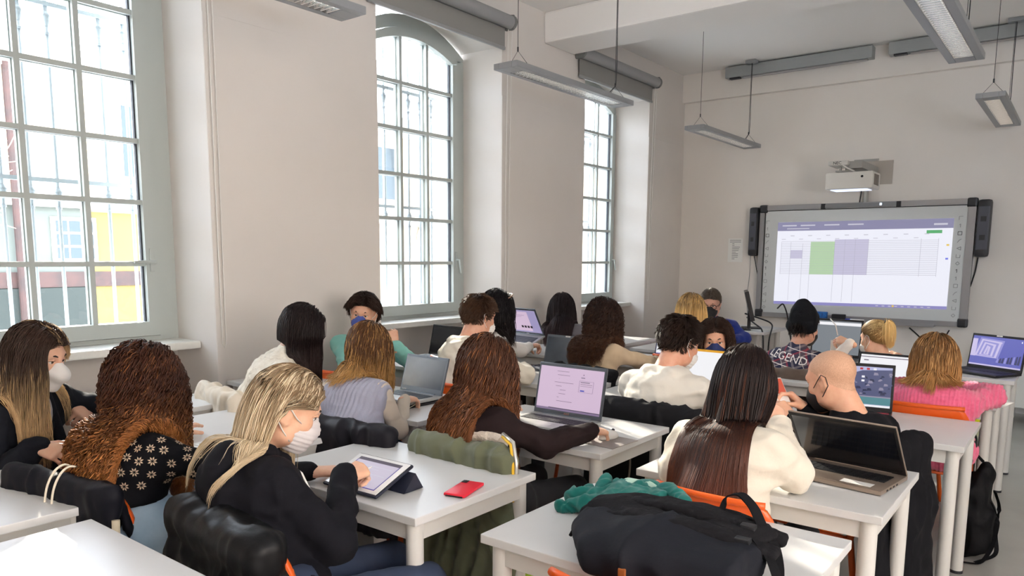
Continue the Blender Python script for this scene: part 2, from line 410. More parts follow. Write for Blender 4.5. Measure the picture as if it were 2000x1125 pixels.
# ------------------------------------------------------------------ roller blinds over the recesses
blind_m = mat('blind_fabric', (138, 137, 134), .7, bump=(200, .1)); blind_t = mat('blind_tube', (150, 151, 152), .45, .1)
for i, (a, b) in enumerate(((3.58, 5.17), (6.27, 7.86))):
    r = empty('roller_blind', (XW, (a+b)/2, 3.25), 0, ['grey roller blind rolled up above the middle arched window', 'grey roller blind rolled up above the arched window by the corner'][i], 'blind', 'roller blinds'); O = np.array(r.location)
    m = MB(); m.cyl((XW+.065, a, 3.46), (XW+.065, b, 3.46), .055, 20); m.build('tube', blind_t, r, origin=O, auto=40)
    m = MB(); m.box((XW+.025, a+.03, 3.255), (XW+.03, b-.04, 3.46)); m.build('fabric', blind_m, r, origin=O)
    m = MB(); m.box((XW+.016, a+.03, 3.235), (XW+.04, b-.04, 3.262), bev=.006); m.build('bottom_bar', blind_t, r, origin=O)
    for y in (a, b):
        m = MB(); m.box((XW+.005, y-.012, 3.40), (XW+.10, y+.012, 3.52), bev=.01); m.cyl((XW+.065, y-.014, 3.46), (XW+.065, y+.014, 3.46), .06, 18); m.build('bracket', mat('bracket_grey', (120, 122, 120), .5), r, origin=O)
    m = MB(); yc = b+.004
    for d in (-.02, .03): m.tube([(XW+.05, yc+d, 3.46), (XW+.03, yc+d, 2.2), (XW+.025, yc+d*.7, 1.02)], .0028, 6)
    m.tube([(XW+.025, yc-.014, 1.02), (XW+.025, yc+.003, .99), (XW+.025, yc+.021, 1.02)], .0028, 6); m.build('pull_chain', white_pl, r, origin=O)
r = empty('blind_chain', (XW, 2.47, 1.0), 0, 'thin white bead chain hanging on the pier beside the first window', 'chain'); O = np.array(r.location)
m = MB()
for d in (0., .03): m.tube([(XW+.03, 2.42+d, 3.69), (XW+.03, 2.42+d, 2.2), (XW+.025, 2.425+d*.8, .97)], .003, 6)
m.tube([(XW+.025, 2.425, .97), (XW+.025, 2.437, .945), (XW+.025, 2.449, .97)], .003, 6); m.build('loop', white_pl, r, origin=O)
# ------------------------------------------------------------------ pendant lights
louv = mat('louvre_aluminium', (225, 228, 230), .16, .9); tube_glow = glow('lamp_tube', (255, 246, 226), 16.)
def pendant(first=[None], x=0, y=0, label=''):
    if first[0] is not None: return copy_tree(first[0], (x, y, 2.75), 0, label)
    r = empty('pendant_light', (x, y, 2.75), 0, label, 'ceiling light', 'pendant strip lights'); L, W, Hh = .8, .1, .045
    m = MB(); m.box((-W, -L, .004), (-.055, L, Hh), bev=.004); m.box((.055, -L, .004), (W, L, Hh), bev=.004); m.box((-.055, -L, .004), (.055, -L+.12, Hh), bev=.003); m.box((-.055, L-.12, .004), (.055, L, Hh), bev=.003); m.box((-.058, -L+.1, Hh-.008), (.058, L-.1, Hh))
    m.build('housing', metal_grey, r)
    m = MB()
    for s in (-1, 1): m.quad([(s*.054, -L+.12, .005), (s*.054, L-.12, .005), (s*.012, L-.12, .034), (s*.012, -L+.12, .034)])
    for k in range(34):
        yy_ = -L+.14+k*(2*L-.28)/33
        m.add([(-.054, yy_, .006), (.054, yy_, .006), (.02, yy_-.003, .024), (-.02, yy_-.003, .024), (-.054, yy_+.007, .006), (.054, yy_+.007, .006), (.02, yy_+.010, .024), (-.02, yy_+.010, .024)], [(0, 1, 2, 3), (7, 6, 5, 4), (0, 4, 5, 1)])
    m.build('louvre', louv, r)
    m = MB(); m.cyl((0, -L+.13, .03), (0, L-.13, .03), .008, 10); m.build('tube', tube_glow, r)
    for s in (-1, 1):
        m = MB(); y0 = s*(L-.14)
        m.tube([(-.085, y0, Hh), (0, y0, .145), (.085, y0, Hh)], .0018, 6); m.cyl((0, y0, .14), (0, y0, .17), .006, 8); m.cyl((0, y0, .16), (0, y0, ZC-2.75), .0022, 6)
        m.build('suspension', dark_pl, r)
    m = MB(); y0 = L-.14; m.tube([(0, y0-.12, Hh), (.01, y0-.09, .09), (.012, y0-.01, .15), (.012, y0, .3), (.008, y0, .6), (.008, y0, ZC-2.75)], .0035, 6); m.build('cable', dark_pl, r)
    m = MB(); m.box((-.06, y0-.045, ZC-2.785), (.06, y0+.045, ZC-2.75), bev=.006); m.build('ceiling_rose', metal_grey, r)
    first[0] = r; return r
pendant(x=-3.21, y=4.85, label='grey pendant strip light hanging before the middle arched window')
pendant(x=-3.21, y=1.95, label='grey pendant strip light cut off at the top of the photo beside the blind')
pendant(x=-3.18, y=7.80, label='grey pendant strip light above the teacher near the corner')
pendant(x=-.73, y=4.86, label='large grey pendant strip light crossing the projection screen housing')
pendant(x=-.72, y=7.78, label='small grey pendant strip light high beyond the projector')
# ------------------------------------------------------------------ screen housings on the front wall
hs = mat('housing_grey', (158, 162, 162), .45, .2)
for (a, b, lb) in ((-3.52, -1.95, 'long grey screen housing fixed near the ceiling above the poster'), (-1.80, .6, 'long grey screen housing near the ceiling behind the large pendant light')):
    r = empty('screen_housing', (a, YF-.12, 3.57), 0, lb, 'projection screen', 'screen housings'); O = np.array(r.location)
    m = MB(); m.box((a, YF-.20, 3.565), (b, YF-.072, 3.685), bev=.006); m.build('case', hs, r, origin=O)
    m = MB(); m.cyl((a+.2, YF-.15, 3.558), (b-.05, YF-.15, 3.558), .014, 10); m.build('bottom_bar', steel, r, origin=O)
    m = MB(); m.box((a+.05, YF-.19, 3.55), (a+.17, YF-.13, 3.568)); m.build('motor_cap', dark_pl, r, origin=O)
# ------------------------------------------------------------------ the world outside the windows
facade = mat('facade_plaster', (196, 180, 152), .9, noise=(.6, (172, 150, 116), .7)); street_m = mat('street', (232, 230, 226), .9)
ochre = mat('facade_ochre', (104, 90, 48), .9, noise=(.8, (92, 78, 38), .7)); dk_glass = mat('facade_glass', (62, 70, 74), .6, spec=.1); redwood = mat('facade_band', (58, 38, 34), .8, noise=(6, (38, 30, 28), .8)); sill_w = mat('facade_trim', (172, 166, 156), .85)
XO = -13.5
o = MB().box((-40, -30, -.55), (XW-.64, 40, -.45)).build('street', street_m); tag(o, kind='structure')
bd = empty('building', (XO, 6, -.45), 0, 'pale sunlit facade seen across the street through the windows', 'building'); O = np.array(bd.location)
m = MB(); m.box((XO-6, -14, -.45), (XO, 24, 4.55)); m.build('facade_wall', facade, bd, origin=O)
m = MB(); m.box((XO-.1, 5.65, -.45), (XO+.06, 9.2, 2.2)); m.build('ochre_wall', ochre, bd, origin=O)
m = MB(); m.box((XO-.1, -14, -.45), (XO+.05, 5.65, 2.25)); m.build('ground_wall', mat('facade_grey_green', (80, 85, 80), .9, noise=(1.2, (68, 73, 68), .6)), bd, origin=O)
m = MB(); m.box((XO-6.1, -14, 4.55), (XO+.35, 24, 4.75)); m.box((XO-6.1, -14, 4.35), (XO+.18, 24, 4.55)); m.build('cornice', sill_w, bd, origin=O)
m = MB(); m.box((XO, -14, 2.25), (XO+.15, 24, 2.45)); m.build('string_course', sill_w, bd, origin=O)
m = MB(); m.box((XO, 1.5, .95), (XO+.09, 12, 1.2)); m.build('band', redwood, bd, origin=O)
m = MB(); m.box((XO, -14, -.45), (XO+.12, 24, .25)); m.build('plinth', mat('facade_plinth', (108, 102, 98), .9, noise=(20, (72, 68, 66), .8)), bd, origin=O)
for y in (-2.2, .6, 3.4, 6.2, 9.0, 11.8, 14.6):
    m = MB(); m.box((XO-.02, y, 2.75), (XO+.03, y+1.1, 4.15)); f = m.build('window', sill_w, bd, origin=O)
    m = MB(); m.box((XO+.03, y+.1, 2.85), (XO+.04, y+.52, 4.05)); m.box((XO+.03, y+.58, 2.85), (XO+.04, y+1.0, 4.05)); m.build('pane', dk_glass, f, origin=O)
m = MB(); m.box((XO+.0, 5.05, 1.35), (XO+.085, 5.75, 2.1)); f = m.build('window', sill_w, bd, origin=O)
m = MB()
for a in range(3):
    for b in range(3): m.box((XO+.08, 5.12+a*.2, 1.42+b*.22), (XO+.095, 5.29+a*.2, 1.6+b*.22))
m.build('pane', dk_glass, f, origin=O)
m = MB(); m.box((XO, 3.6, .3), (XO+.11, 5.6, .94)); m.build('shop_window', mat('shop_glass', (52, 56, 54), .9, spec=0), bd, origin=O)
m = MB(); m.cyl((XO+.16, 4.55, -.4), (XO+.16, 4.55, 4.4), .06, 12); m.build('downpipe', redwood, bd, origin=O)
gm = mat('graffiti_paint', (140, 128, 120), .8); m = MB()
for k in range(9):
    y0 = 12.6+k*.5; z0 = 1.2+.5*(k % 3)
    t = np.linspace(0, 5.5, 22); m.tube(np.stack([np.full(22, XO+.02), y0+.22*np.cos(t)+.03*t, z0+.3*np.sin(t*1.1+k)], 1), .022, 6)
m.build('graffiti', gm, bd, origin=O)
m = MB(); m.box((XO, 15.6, .75), (XO+.02, 20, 1.55)); m.build('painted_patch', mat('faded_green', (150, 190, 142), .9, noise=(2, (200, 214, 190), .8)), bd, origin=O)
wf = tag(empty('added_bounce_facade', (14, 2, -.45)), kind='structure'); O = np.array(wf.location)  # unseen block added outdoors to bounce warm sunlight through the right wall opening
m = MB(); m.box((14, -16, -.45), (18, 22, 13)); m.build('facade_wall', mat('bounce_warm', (222, 206, 190), .9), wf, origin=O)
# a street bin and a bare tree
bx, by = -10.2, 9.15
r = empty('street_bin', (bx, by, -.45), 0, 'dome topped street bin standing outside the middle window', 'bin'); O = np.array(r.location); bin_m = mat('bin_green', (78, 96, 88), .5)
m = MB(); m.tube([(bx, by, -.45), (bx, by, .35), (bx, by, .55), (bx, by, .68), (bx, by, .74)], [.24, .25, .24, .17, .03], 20); m.build('body', bin_m, r, True, origin=O)
m = MB(); m.ball((bx+.16, by-.16, .5), (.1, .1, .07)); m.build('opening', black, r, True, origin=O)
def branch(mb, p, d, L, rad, depth):
    q = p+d*L; mb.tube([p, (p+q)/2+RNG.normal(0, .03, 3)*L, q], [rad, rad*.85, rad*.65], 6)
    if depth:
        for _ in range(3): branch(mb, q-d*L*RNG.uniform(0, .5), nrm(d+RNG.normal(0, .55, 3)+V(0, 0, .1)), L*RNG.uniform(.6, .8), rad*.6, depth-1)
tr = empty('bare_tree', (-9.6, 1.9, -.45), 0, 'leafless tree whose twigs show through the window beside the ombre hair', 'tree'); O = np.array(tr.location)
m = MB(); branch(m, V(-9.6, 1.9, -.45), V(0, .05, 1), 1.6, .07, 0); m.build('trunk', mat('bark', (120, 100, 88), .9), tr, True, origin=O)
m = MB()
for _ in range(4): branch(m, V(-9.6, 1.95, 1.1), nrm(V(RNG.normal(0, .5), RNG.normal(.35, .5), 1)), .9, .035, 3)
m.build('branches', mat('bark', (120, 100, 88), .9), tr, True, origin=O)
# ================================================================== FURNITURE
lam = mat('white_laminate', (209, 209, 208), .34, noise=(5, (204, 204, 203), .5), bump=(300, .02)); legp = mat('desk_leg_paint', (206, 204, 199), .4)
TZ = .74
def make_desk():
    r = empty('school_desk', (0, 0, 0)); m = MB(); m.box((-.41, -.3, TZ-.026), (.41, .3, TZ), bev=.003); m.build('tabletop', lam, r)
    m = MB()
    for s in (-1, 1): m.box((-.36, s*.262-.012, TZ-.085), (.36, s*.262+.012, TZ-.026)); m.box((s*.372-.012, -.25, TZ-.085), (s*.372+.012, .25, TZ-.026))
    m.build('apron', legp, r)
    for sx in (-1, 1):
        for sy in (-1, 1):
            m = MB(); m.cyl((sx*.365, sy*.258, .012), (sx*.365, sy*.258, TZ-.026), .027, 20); l = m.build('leg', legp, r, auto=40)
            m = MB(); m.cyl((sx*.365, sy*.258, 0), (sx*.365, sy*.258, .014), .029, 16); m.build('foot_cap', dark_pl, l)
    return r
desk0 = None
DESKS = {
 'R0L': (-2.76, .65, 'empty white desk at the photo edge, beside the navy jacket on a chair'), 'R0C': (-1.81, .585, 'empty white desk cut off by the bottom of the photo, behind the black hoodie'),
 'R1A': (-3.90, 1.80, 'white desk with papers, standing in the recess of the first window'), 'R1B': (-2.90, 1.77, 'white desk where the woman in the snowflake sweater lays her hand'),
 'R1C': (-1.90, 1.77, 'white desk carrying the tablet and the red phone'), 'R1D': (-.857, 1.80, 'white desk carrying the big backpack and the green sweater'),
 'R2A': (-3.68, 2.75, 'white desk in front of the woman in the white fleece, by the pier'), 'R2B': (-2.80, 2.68, 'white desk in front of the woman in the ribbed grey vest'),
 'R2C': (-1.85, 2.73, 'white desk carrying the laptop with the pink screen and the white mouse'), 'R2D': (-.83, 2.645, 'white desk carrying the silver laptop with the half shut lid'),
 'R3A': (-3.66, 3.84, 'white desk below the middle window with the black laptop'), 'R3B': (-2.66, 3.86, 'white desk under the elbow of the man in the cream hoodie'),
 'R3C': (-1.76, 3.80, 'white desk in front of the man in the white hoodie'), 'R3D': (-.75, 3.77, 'white desk carrying the red gaming laptop beside the bald man'),
 'R4A': (-3.62, 4.98, 'white desk by the far pier, under the arm stretched towards the lifted laptop'), 'R4B': (-2.70, 4.98, 'white desk in front of the woman with the dark curls'),
 'R4C': (-1.62, 4.95, 'bare white desk between the masked curly girl and the bald man'), 'R4D': (-.73, 4.87, 'white desk in front of the pink sweater, papers on its end'),
 'R5A': (-3.60, 6.05, 'white desk under the far window near the dark straight hair'), 'R5B': (-2.62, 5.85, 'white desk between the teacher and the blonde woman facing him'),
 'R5C': (-1.60, 5.95, 'white desk in front of the beanie and the ponytail'), 'R5D': (-.72, 5.90, 'white desk carrying the black laptop near the whiteboard end')}
for k, (x, y, lb) in DESKS.items():
    if desk0 is None: desk0 = make_desk(); o = desk0; o.location = (x, y, 0)
    else: o = copy_tree(desk0, (x, y, 0))
    tag(o, lb, 'desk', 'white school desks')
# teacher's desk and the low cabinet
t = empty('teacher_desk', (-3.1, 8.0, 0), 0, "grey white teacher's desk below the poster, carrying the monitor", 'desk'); O = np.array(t.location)
m = MB(); m.box((-3.62, 7.62, TZ-.028), (-2.6, 8.36, TZ), bev=.003); m.build('tabletop', lam, t, origin=O)
m = MB(); m.box((-3.56, 8.28, .3), (-2.66, 8.30, TZ-.03)); m.build('modesty_panel', legp, t, origin=O)
for sx in (-3.54, -2.68):
    for sy in (7.70, 8.29): m = MB(); m.cyl((sx, sy, 0), (sx, sy, TZ-.028), .028, 16); m.build('leg', legp, t, origin=O, auto=40)
cb = empty('low_cabinet', (0, 8.35, 0), 0, 'low white cabinet standing against the front wall beyond the black laptop', 'cabinet'); O = np.array(cb.location); wc = mat('cabinet_white', (214, 214, 208), .45)
m = MB(); m.box((-.60, 8.1, .16), (.9, 8.6, .70), bev=.004); m.build('body', wc, cb, origin=O)
for a, b in ((-.595, .15), (.155, .895)): m = MB(); m.box((a, 8.082, .165), (b, 8.1, .69), bev=.003); m.build('door', wc, cb, origin=O)
m = MB(); m.box((-.62, 8.08, .70), (.92, 8.62, .725), bev=.003); m.build('top', wc, cb, origin=O)
for x in (-.5, .1, .8): m = MB(); m.box((x-.05, 8.14, 0), (x+.05, 8.55, .16)); m.build('leg', wc, cb, origin=O)
# ------------------------------------------------------------------ chairs
orange = mat('orange_plastic', (222, 92, 22), .38, sss=.25); orange_l = mat('orange_leg_paint', (206, 88, 30), .4)
def chair_backpts(u, v):
    """u across -1..1, v up 0..1 -> point on the curved backrest"""
    wd_ = .21*(1-.10*v**3); x = u*wd_; y = -.20-.075*v-.045*(1-abs(u)**2.2)*(1-.3*v)+.02; z = .52+.27*v
    return V(x, y, z)
def shell(fn, nu, nv, th, corner=.3):
    """curved plate with rounded upper corners and a thickness"""
    P = []
    for j in range(nv+1):
        v = j/nv; wmul = 1.
        for e in ((1-v)/corner if v > 1-corner else 1., v/corner if v < corner*.6 else 1.):
            if e < 1: wmul = min(wmul, 1-.22*(1-math.sqrt(max(0, 1-(1-e)**2))))
        for i in range(nu+1): P.append(fn((2*i/nu-1)*wmul, v))
    P = np.array(P).reshape(nv+1, nu+1, 3); du = np.gradient(P, axis=1); dv = np.gradient(P, axis=0); N = np.cross(du, dv); N /= np.linalg.norm(N, axis=2)[..., None]
    A = (P+N*th/2).reshape(-1, 3); B = (P-N*th/2).reshape(-1, 3); k = nu+1; n = len(A); F = []
    for j in range(nv):
        for i in range(nu):
            q = (j*k+i, j*k+i+1, (j+1)*k+i+1, (j+1)*k+i); F.append(q); F.append(tuple(n+a for a in q[::-1]))
    ring = [i for i in range(k)]+[j*k+nu for j in range(1, nv+1)]+[nv*k+i for i in range(nu-1, -1, -1)]+[j*k for j in range(nv-1, 0, -1)]
    for a, b in zip(ring, ring[1:]+ring[:1]): F.append((b, a, n+a, n+b))
    return np.concatenate([A, B]), F
def make_chair():
    r = empty('classroom_chair', (0, 0, 0))
    def seat(u, v):
        y = .20-.40*v; return V(u*.205, y, .455-.012*(1-u*u)*math.sin(PI*v)-.03*max(0, (.2-v)/.2)**2+.02*max(0, (v-.8)/.2)**2)
    v, f = shell(seat, 12, 12, .012, .25); m = MB(); m.add(v, f); m.build('seat', orange, r, True)
    v, f = shell(chair_backpts, 14, 12, .014, .35); m = MB(); m.add(v, f)
    e = [chair_backpts((2*i/16-1)*.93, 1.) for i in range(17)]; m.tube([p+V(0, -.004, -.004) for p in e], .011, 8); m.build('backrest', orange, r, True)
    for s in (-1, 1):
        m = MB(); m.tube([(s*.215, .20, .0), (s*.195, .165, .44), (s*.17, .12, .45)], .0125, 10); m.build('leg', orange_l, r, True)
        m = MB(); m.tube([(s*.215, -.26, .0), (s*.19, -.19, .44), (s*.18, -.205, .55), (s*.175, -.225, .70)], .0125, 10); m.build('leg', orange_l, r, True)
    m = MB(); m.cyl((-.19, .15, .435), (.19, .15, .435), .01, 10); m.cyl((-.19, -.17, .435), (.19, -.17, .435), .01, 10)
    for s in (-1, 1): m.cyl((s*.18, .15, .435), (s*.18, -.18, .435), .01, 10)
    m.build('seat_frame', orange_l, r, True); return r
CH0 = [None]
def chair(x, y, rz, label):
    if CH0[0] is None: o = make_chair(); CH0[0] = o; o.location = (x, y, 0); o.rotation_euler = (0, 0, rz)
    else: o = copy_tree(CH0[0], (x, y, 0), rz)
    return tag(o, label, 'chair', 'orange classroom chairs')
# ------------------------------------------------------------------ laptops
keym = mat('black_keys', (26, 26, 29), .5); silver = mat('laptop_silver', (182, 182, 180), .35, .5); champagne = mat('laptop_champagne', (158, 142, 128), .36, .55); gunmetal = mat('laptop_gunmetal', (92, 98, 106), .4, .4); lap_black = mat('laptop_black', (24, 25, 29), .4)
scr_off = mat('screen_off', (58, 66, 76), .22, noise=(4, (88, 94, 102), .8), spec=.7); scr_dark = mat('screen_dark', (22, 24, 30), .12, spec=.8)
def laptop(x, y, rz, label, W=.37, D=.25, H=.235, tilt=15, base=silver, lid=silver, bezel=None, scr=None, keys=keym, z=TZ, pitch=0, extra=None, keyback=None, logo=None, bez=.012, chin=.022):
    """tilt: degrees the lid leans back from upright (negative: leans over the keys)"""
    r = empty('laptop', (x, y, z), rz, label, 'laptop', 'laptops on the desks')
    if pitch: r.rotation_euler = (math.radians(pitch), 0, rz)
    m = MB(); m.box((-W/2, -D/2, .002), (W/2, D/2, .018), bev=.005); m.build('base', base, r, auto=40)
    m = MB()
    if keyback: m.box((-W/2+.012, -.03, .0178), (W/2-.012, D/2-.028, .0184), 1)
    kw = (W-.05)/15
    for row in range(5):
        for c in range(15):
            x0 = -W/2+.025+c*kw; y0 = -.022+row*.0185
            if row == 0 and 3 < c < 9:
                if c == 4: m.box((x0+.001, y0, .018), (x0+kw*5-.001, y0+.016, .0205))
                continue
            m.box((x0+.001, y0, .018), (x0+kw-.0015, y0+.016, .0205))
    m.build('keyboard', [keys, keyback or keys], r)
    m = MB(); m.box((-.055, -D/2+.012, .0175), (.05, -.035, .0184)); m.build('touchpad', base, r)
    a = math.radians(tilt); Mx = np.eye(4); Mx[:3, :3] = np.array([[1, 0, 0], [0, math.cos(a), math.sin(a)], [0, -math.sin(a), math.cos(a)]]) ; Mx[:3, 3] = (0, D/2-.006, .016)
    m = MB(); m.M = Mx; m.box((-W/2, -.001, 0), (W/2, .007, H), bev=.004); m.cyl((-W/2+.05, 0, 0), (W/2-.05, 0, 0), .007, 10); L = m.build('lid', lid, r, auto=40)
    m = MB(); m.M = Mx; m.box((-W/2+.003, -.0022, .003), (W/2-.003, -.001, H-.003)); m.cyl((-.003, -.0024, H-.007), (.003, -.0024, H-.007), .002, 8); bz = m.build('bezel', bezel or black, L)
    m = MB(); m.M = Mx; S = (-W/2+bez, W/2-bez, chin, H-bez-.004)
    m.quad([(S[0], -.0028, S[2]), (S[1], -.0028, S[2]), (S[1], -.0028, S[3]), (S[0], -.0028, S[3])], 0)
    mats = [scr_off if scr is None else scr[0]]
    if scr is not None:
        for k, (u0, v0, u1, v1, mm) in enumerate(scr[1]):
            if mm not in mats: mats.append(mm)
            d = -.0030-.00004*k; q = lambda u, v: (S[0]+(S[1]-S[0])*u, d, S[2]+(S[3]-S[2])*v)
            if isinstance(u0, list): m.quad([q(*p) for p in u0], mats.index(mm))
            else: m.quad([q(u0, v0), q(u1, v0), q(u1, v1), q(u0, v1)], mats.index(mm))
    m.build('screen', mats, L)
    if logo:
        m = MB(); T = Mx @ np.array([[1, 0, 0, 0], [0, 0, -1, -.0026], [0, 1, 0, chin*.5], [0, 0, 0, 1.]]); text_shape(m, logo[0], .013, T); m.build('lettering', logo[1], L)
    if extra: extra(r, Mx, W, D, H, L)
    return r
g = glow
pk = g('screen_pink', (222, 196, 222), .85); pk_line = g('screen_line', (150, 130, 165), .7); pk_txt = g('screen_text', (120, 104, 130), .6); blue_btn = g('screen_blue', (84, 90, 200), .8); wht = g('screen_white', (244, 244, 248), .95); lilac = g('screen_lilac', (170, 160, 205), .8); dkbar = g('screen_dark_bar', (66, 54, 82), .6)
def page(seed, mm=pk_txt, n=9):
    R = random.Random(seed); return [(.25+R.random()*.1, .9-i*.085, .3+R.random()*.3, .908-i*.085, mm) for i in range(n)]
# silver laptop, lid leaning over the keys
def stick(r, Mx, W, D, H, L):
    m = MB(); m.box((.045, -D/2+.02, .0185), (.145, -D/2+.062, .019)); m.build('sticker', white_pl, r)
    m = MB()
    for k in range(4): m.box((W/2-.0005, -D/2+.05+k*.03, .006), (W/2+.0004, -D/2+.065+k*.03, .012))
    m.build('port', black, r)
laptop(-.635, 2.705, math.radians(-7.8), 'silver brown laptop with a half shut lid mirroring its keys', .372, .256, .245, -37, champagne, champagne, scr=(scr_dark, []), extra=stick)
laptop(-1.885, 2.735, 0, 'silver laptop showing a pink page, before the long wavy brown hair', .378, .255, .245, 12, silver, gunmetal, gunmetal, (pk, [(.0, .0, 1, .05, pk_line), (.2, .045, 1, .06, dkbar), (.64, .48, .86, .74, pk_line), (.645, .485, .855, .735, pk), (.66, .70, .8, .715, pk_txt), (.66, .66, .84, .668, pk_txt), (.66, .62, .84, .626, pk_txt), (.665, .50, .73, .53, blue_btn), (.66, .80, .72, .815, pk_txt), (.69, .86, .70, .885, dkbar)]+page(3)), logo=('ASUS', mat('logo_copper', (190, 140, 120), .4, .5)))
def slip(r, Mx, W, D, H, L):
    m = MB(); T = Mx @ np.array([[1, 0, 0, -W/2+.035], [0, 0, -1, -.0026], [0, 1, 0, .011], [0, 0, 0, 1.]]); text_shape(m, 'Lenovo', .011, T); m.build('lettering', white_pl, L)
laptop(-2.80, 2.70, math.radians(-2), 'grey laptop with a blank screen that the vest wearer types on', .325, .225, .205, 17, silver, gunmetal, gunmetal, None, keys=mat('grey_keys', (70, 74, 80), .5), extra=slip, chin=.03, z=TZ+.012)
laptop(-3.78, 3.93, math.radians(-4), 'black screened laptop standing open below the middle window', .37, .25, .232, 14, silver, lap_black, lap_black, (scr_dark, []), keys=mat('grey_keys', (70, 74, 80), .5))
def camcover(r, Mx, W, D, H, L):
    m = MB(); m.M = Mx; m.box((-.02, -.004, H-.011), (.02, -.0022, H-.002)); m.build('webcam_cover', white_pl, L)
laptop(-2.81, 4.10, math.radians(-2), 'dark grey laptop with blank screen and white webcam cover', .36, .24, .21, 13, gunmetal, gunmetal, gunmetal, None, extra=camcover)
ph = g('face_dot', (40, 34, 44), .4)
laptop(-3.585, 4.735, math.radians(-9), 'laptop lifted at a slant with a row of four dots on its page', .365, .24, .245, -4, silver, gunmetal, gunmetal, (pk, [(0, 0, 1, .06, lilac), (0, .93, 1, 1, lilac), (.72, .06, 1, .93, lilac), (.12, .76, .6, .775, pk_line), (.12, .70, .5, .712, pk_line)]+[(.38+.1*k, .2, .45+.1*k, .3, ph) for k in range(4)]), keys=mat('grey_keys', (70, 74, 80), .5), z=.815, pitch=24, logo=('ASUS', white_pl))
laptop(-2.40, 4.98, math.radians(-3), 'laptop with a white page beside the dark curls', .36, .24, .225, 14, lap_black, lap_black, mat('navy_bezel', (40, 46, 84), .5), (wht, [(0, .0, 1, .04, lilac), (.88, .9, .96, .93, blue_btn), (.05, .8, .5, .81, pk_line), (.05, .6, .7, .606, pk_line), (.05, .4, .7, .406, pk_line)]))
laptop(-1.66, 3.90, math.radians(-2), 'laptop with a yellow edged white screen before the white hoodie', .36, .24, .225, 14, lap_black, lap_black, mat('yellow_bezel', (236, 176, 40), .5), (wht, []))
# red gaming laptop: cliff and sea wallpaper
sky_b = g('wall_sky', (196, 200, 240), .8); cliff = g('wall_cliff', (96, 104, 150), .6); cliff2 = g('wall_cliff_pale', (166, 160, 186), .7); tree_b = g('wall_tree', (44, 56, 104), .5); sea = g('wall_sea', (86, 150, 160), .75); icon_r = g('icon_red', (200, 50, 60), .8); icon_b = g('icon_blue', (50, 60, 180), .8)
R = random.Random(5); sc = [([(0, .8), (0, .25), (1, .25), (1, .95), (.6, .9), (.3, .7)], 0, 0, 0, cliff)]
for _ in range(90):
    u, v, s = R.random(), .28+R.random()*.55, .02+R.random()*.05
    if v < .5+.45*u: sc.append(([(u, v), (u+s, v+.01), (u+s*.8, v+s), (u+s*.1, v+s*1.1)], 0, 0, 0, R.choice([tree_b, tree_b, cliff2, cliff])))
sc += [(0, .06, 1, .24, sea), (0, .24, 1, .27, cliff2), (0, 0, 1, .05, wht)]+[(.12+.09*k, .92, .16+.09*k, .97, R.choice([icon_r, icon_b, wht])) for k in range(8)]+[(.6, .72, .64, .77, wht), (.6, .62, .64, .67, wht)]
laptop(-.86, 3.79, math.radians(8), 'gaming laptop with red keys and a cliff by the sea on its screen', .36, .25, .235, 10, lap_black, lap_black, None, (sky_b, [x for x in sc if max([p[0] for p in x[0]] if isinstance(x[0], list) else [0]) <= 1.02]), keys=mat('red_keys', (150, 26, 40), .5, emit=(220, 40, 60), estr=.15), keyback=mat('red_backlight', (70, 8, 18), .5, emit=(220, 30, 60), estr=.12))
laptop(-.90, 4.68, math.radians(-3), 'laptop with a black rim and white page in front of the pink sweater', .36, .24, .2, 24, gunmetal, gunmetal, black, (wht, [(0, .9, 1, .93, pk_txt), (.06, .76, .14, .8, pk_txt), (.06, .6, .6, .61, pk_line)]))
ice = g('wall_ice', (96, 100, 196), .8); ice2 = g('wall_ice_glow', (206, 196, 236), .9); ice3 = g('wall_ice_dark', (60, 62, 120), .6); R = random.Random(9); sc = []
for k in range(7): sc.append(([(.05+.04*k, .3+.02*k), (.55-.04*k, .28+.02*k), (.62-.05*k, .9-.05*k), (.15+.03*k, .95-.05*k)], 0, 0, 0, [ice2, g('wall_ice_mid', (150, 148, 220), .85)][k % 2 == 0]))
for k in range(9): u = .52+.05*k; sc.append(([(u, .16), (u+.045, .14), (u+.05, .3+.02*k), (u+.02, .28+.02*k)], 0, 0, 0, ice3 if k % 3 else g('wall_ice_mid', (150, 148, 220), .85)))
sc += [(0, .05, 1, .15, ice), (0, 0, 1, .05, ice2), (.0, .3, .1, .9, ice2), (.93, .88, .95, .93, wht), (.5, .8, .58, .84, ice2)]
laptop(-.52, 5.86, math.radians(-30), 'black laptop with an icy blue purple wallpaper on the end desk', .385, .255, .24, 10, lap_black, lap_black, black, (ice, sc), extra=camcover)
laptop(-1.50, 5.86, math.radians(-4), 'grey screened laptop partly behind the black beanie', .37, .25, .29, 8, gunmetal, lap_black, black, (g('screen_grey', (150, 158, 166), .6), [(0, .87, 1, .96, wht)]))
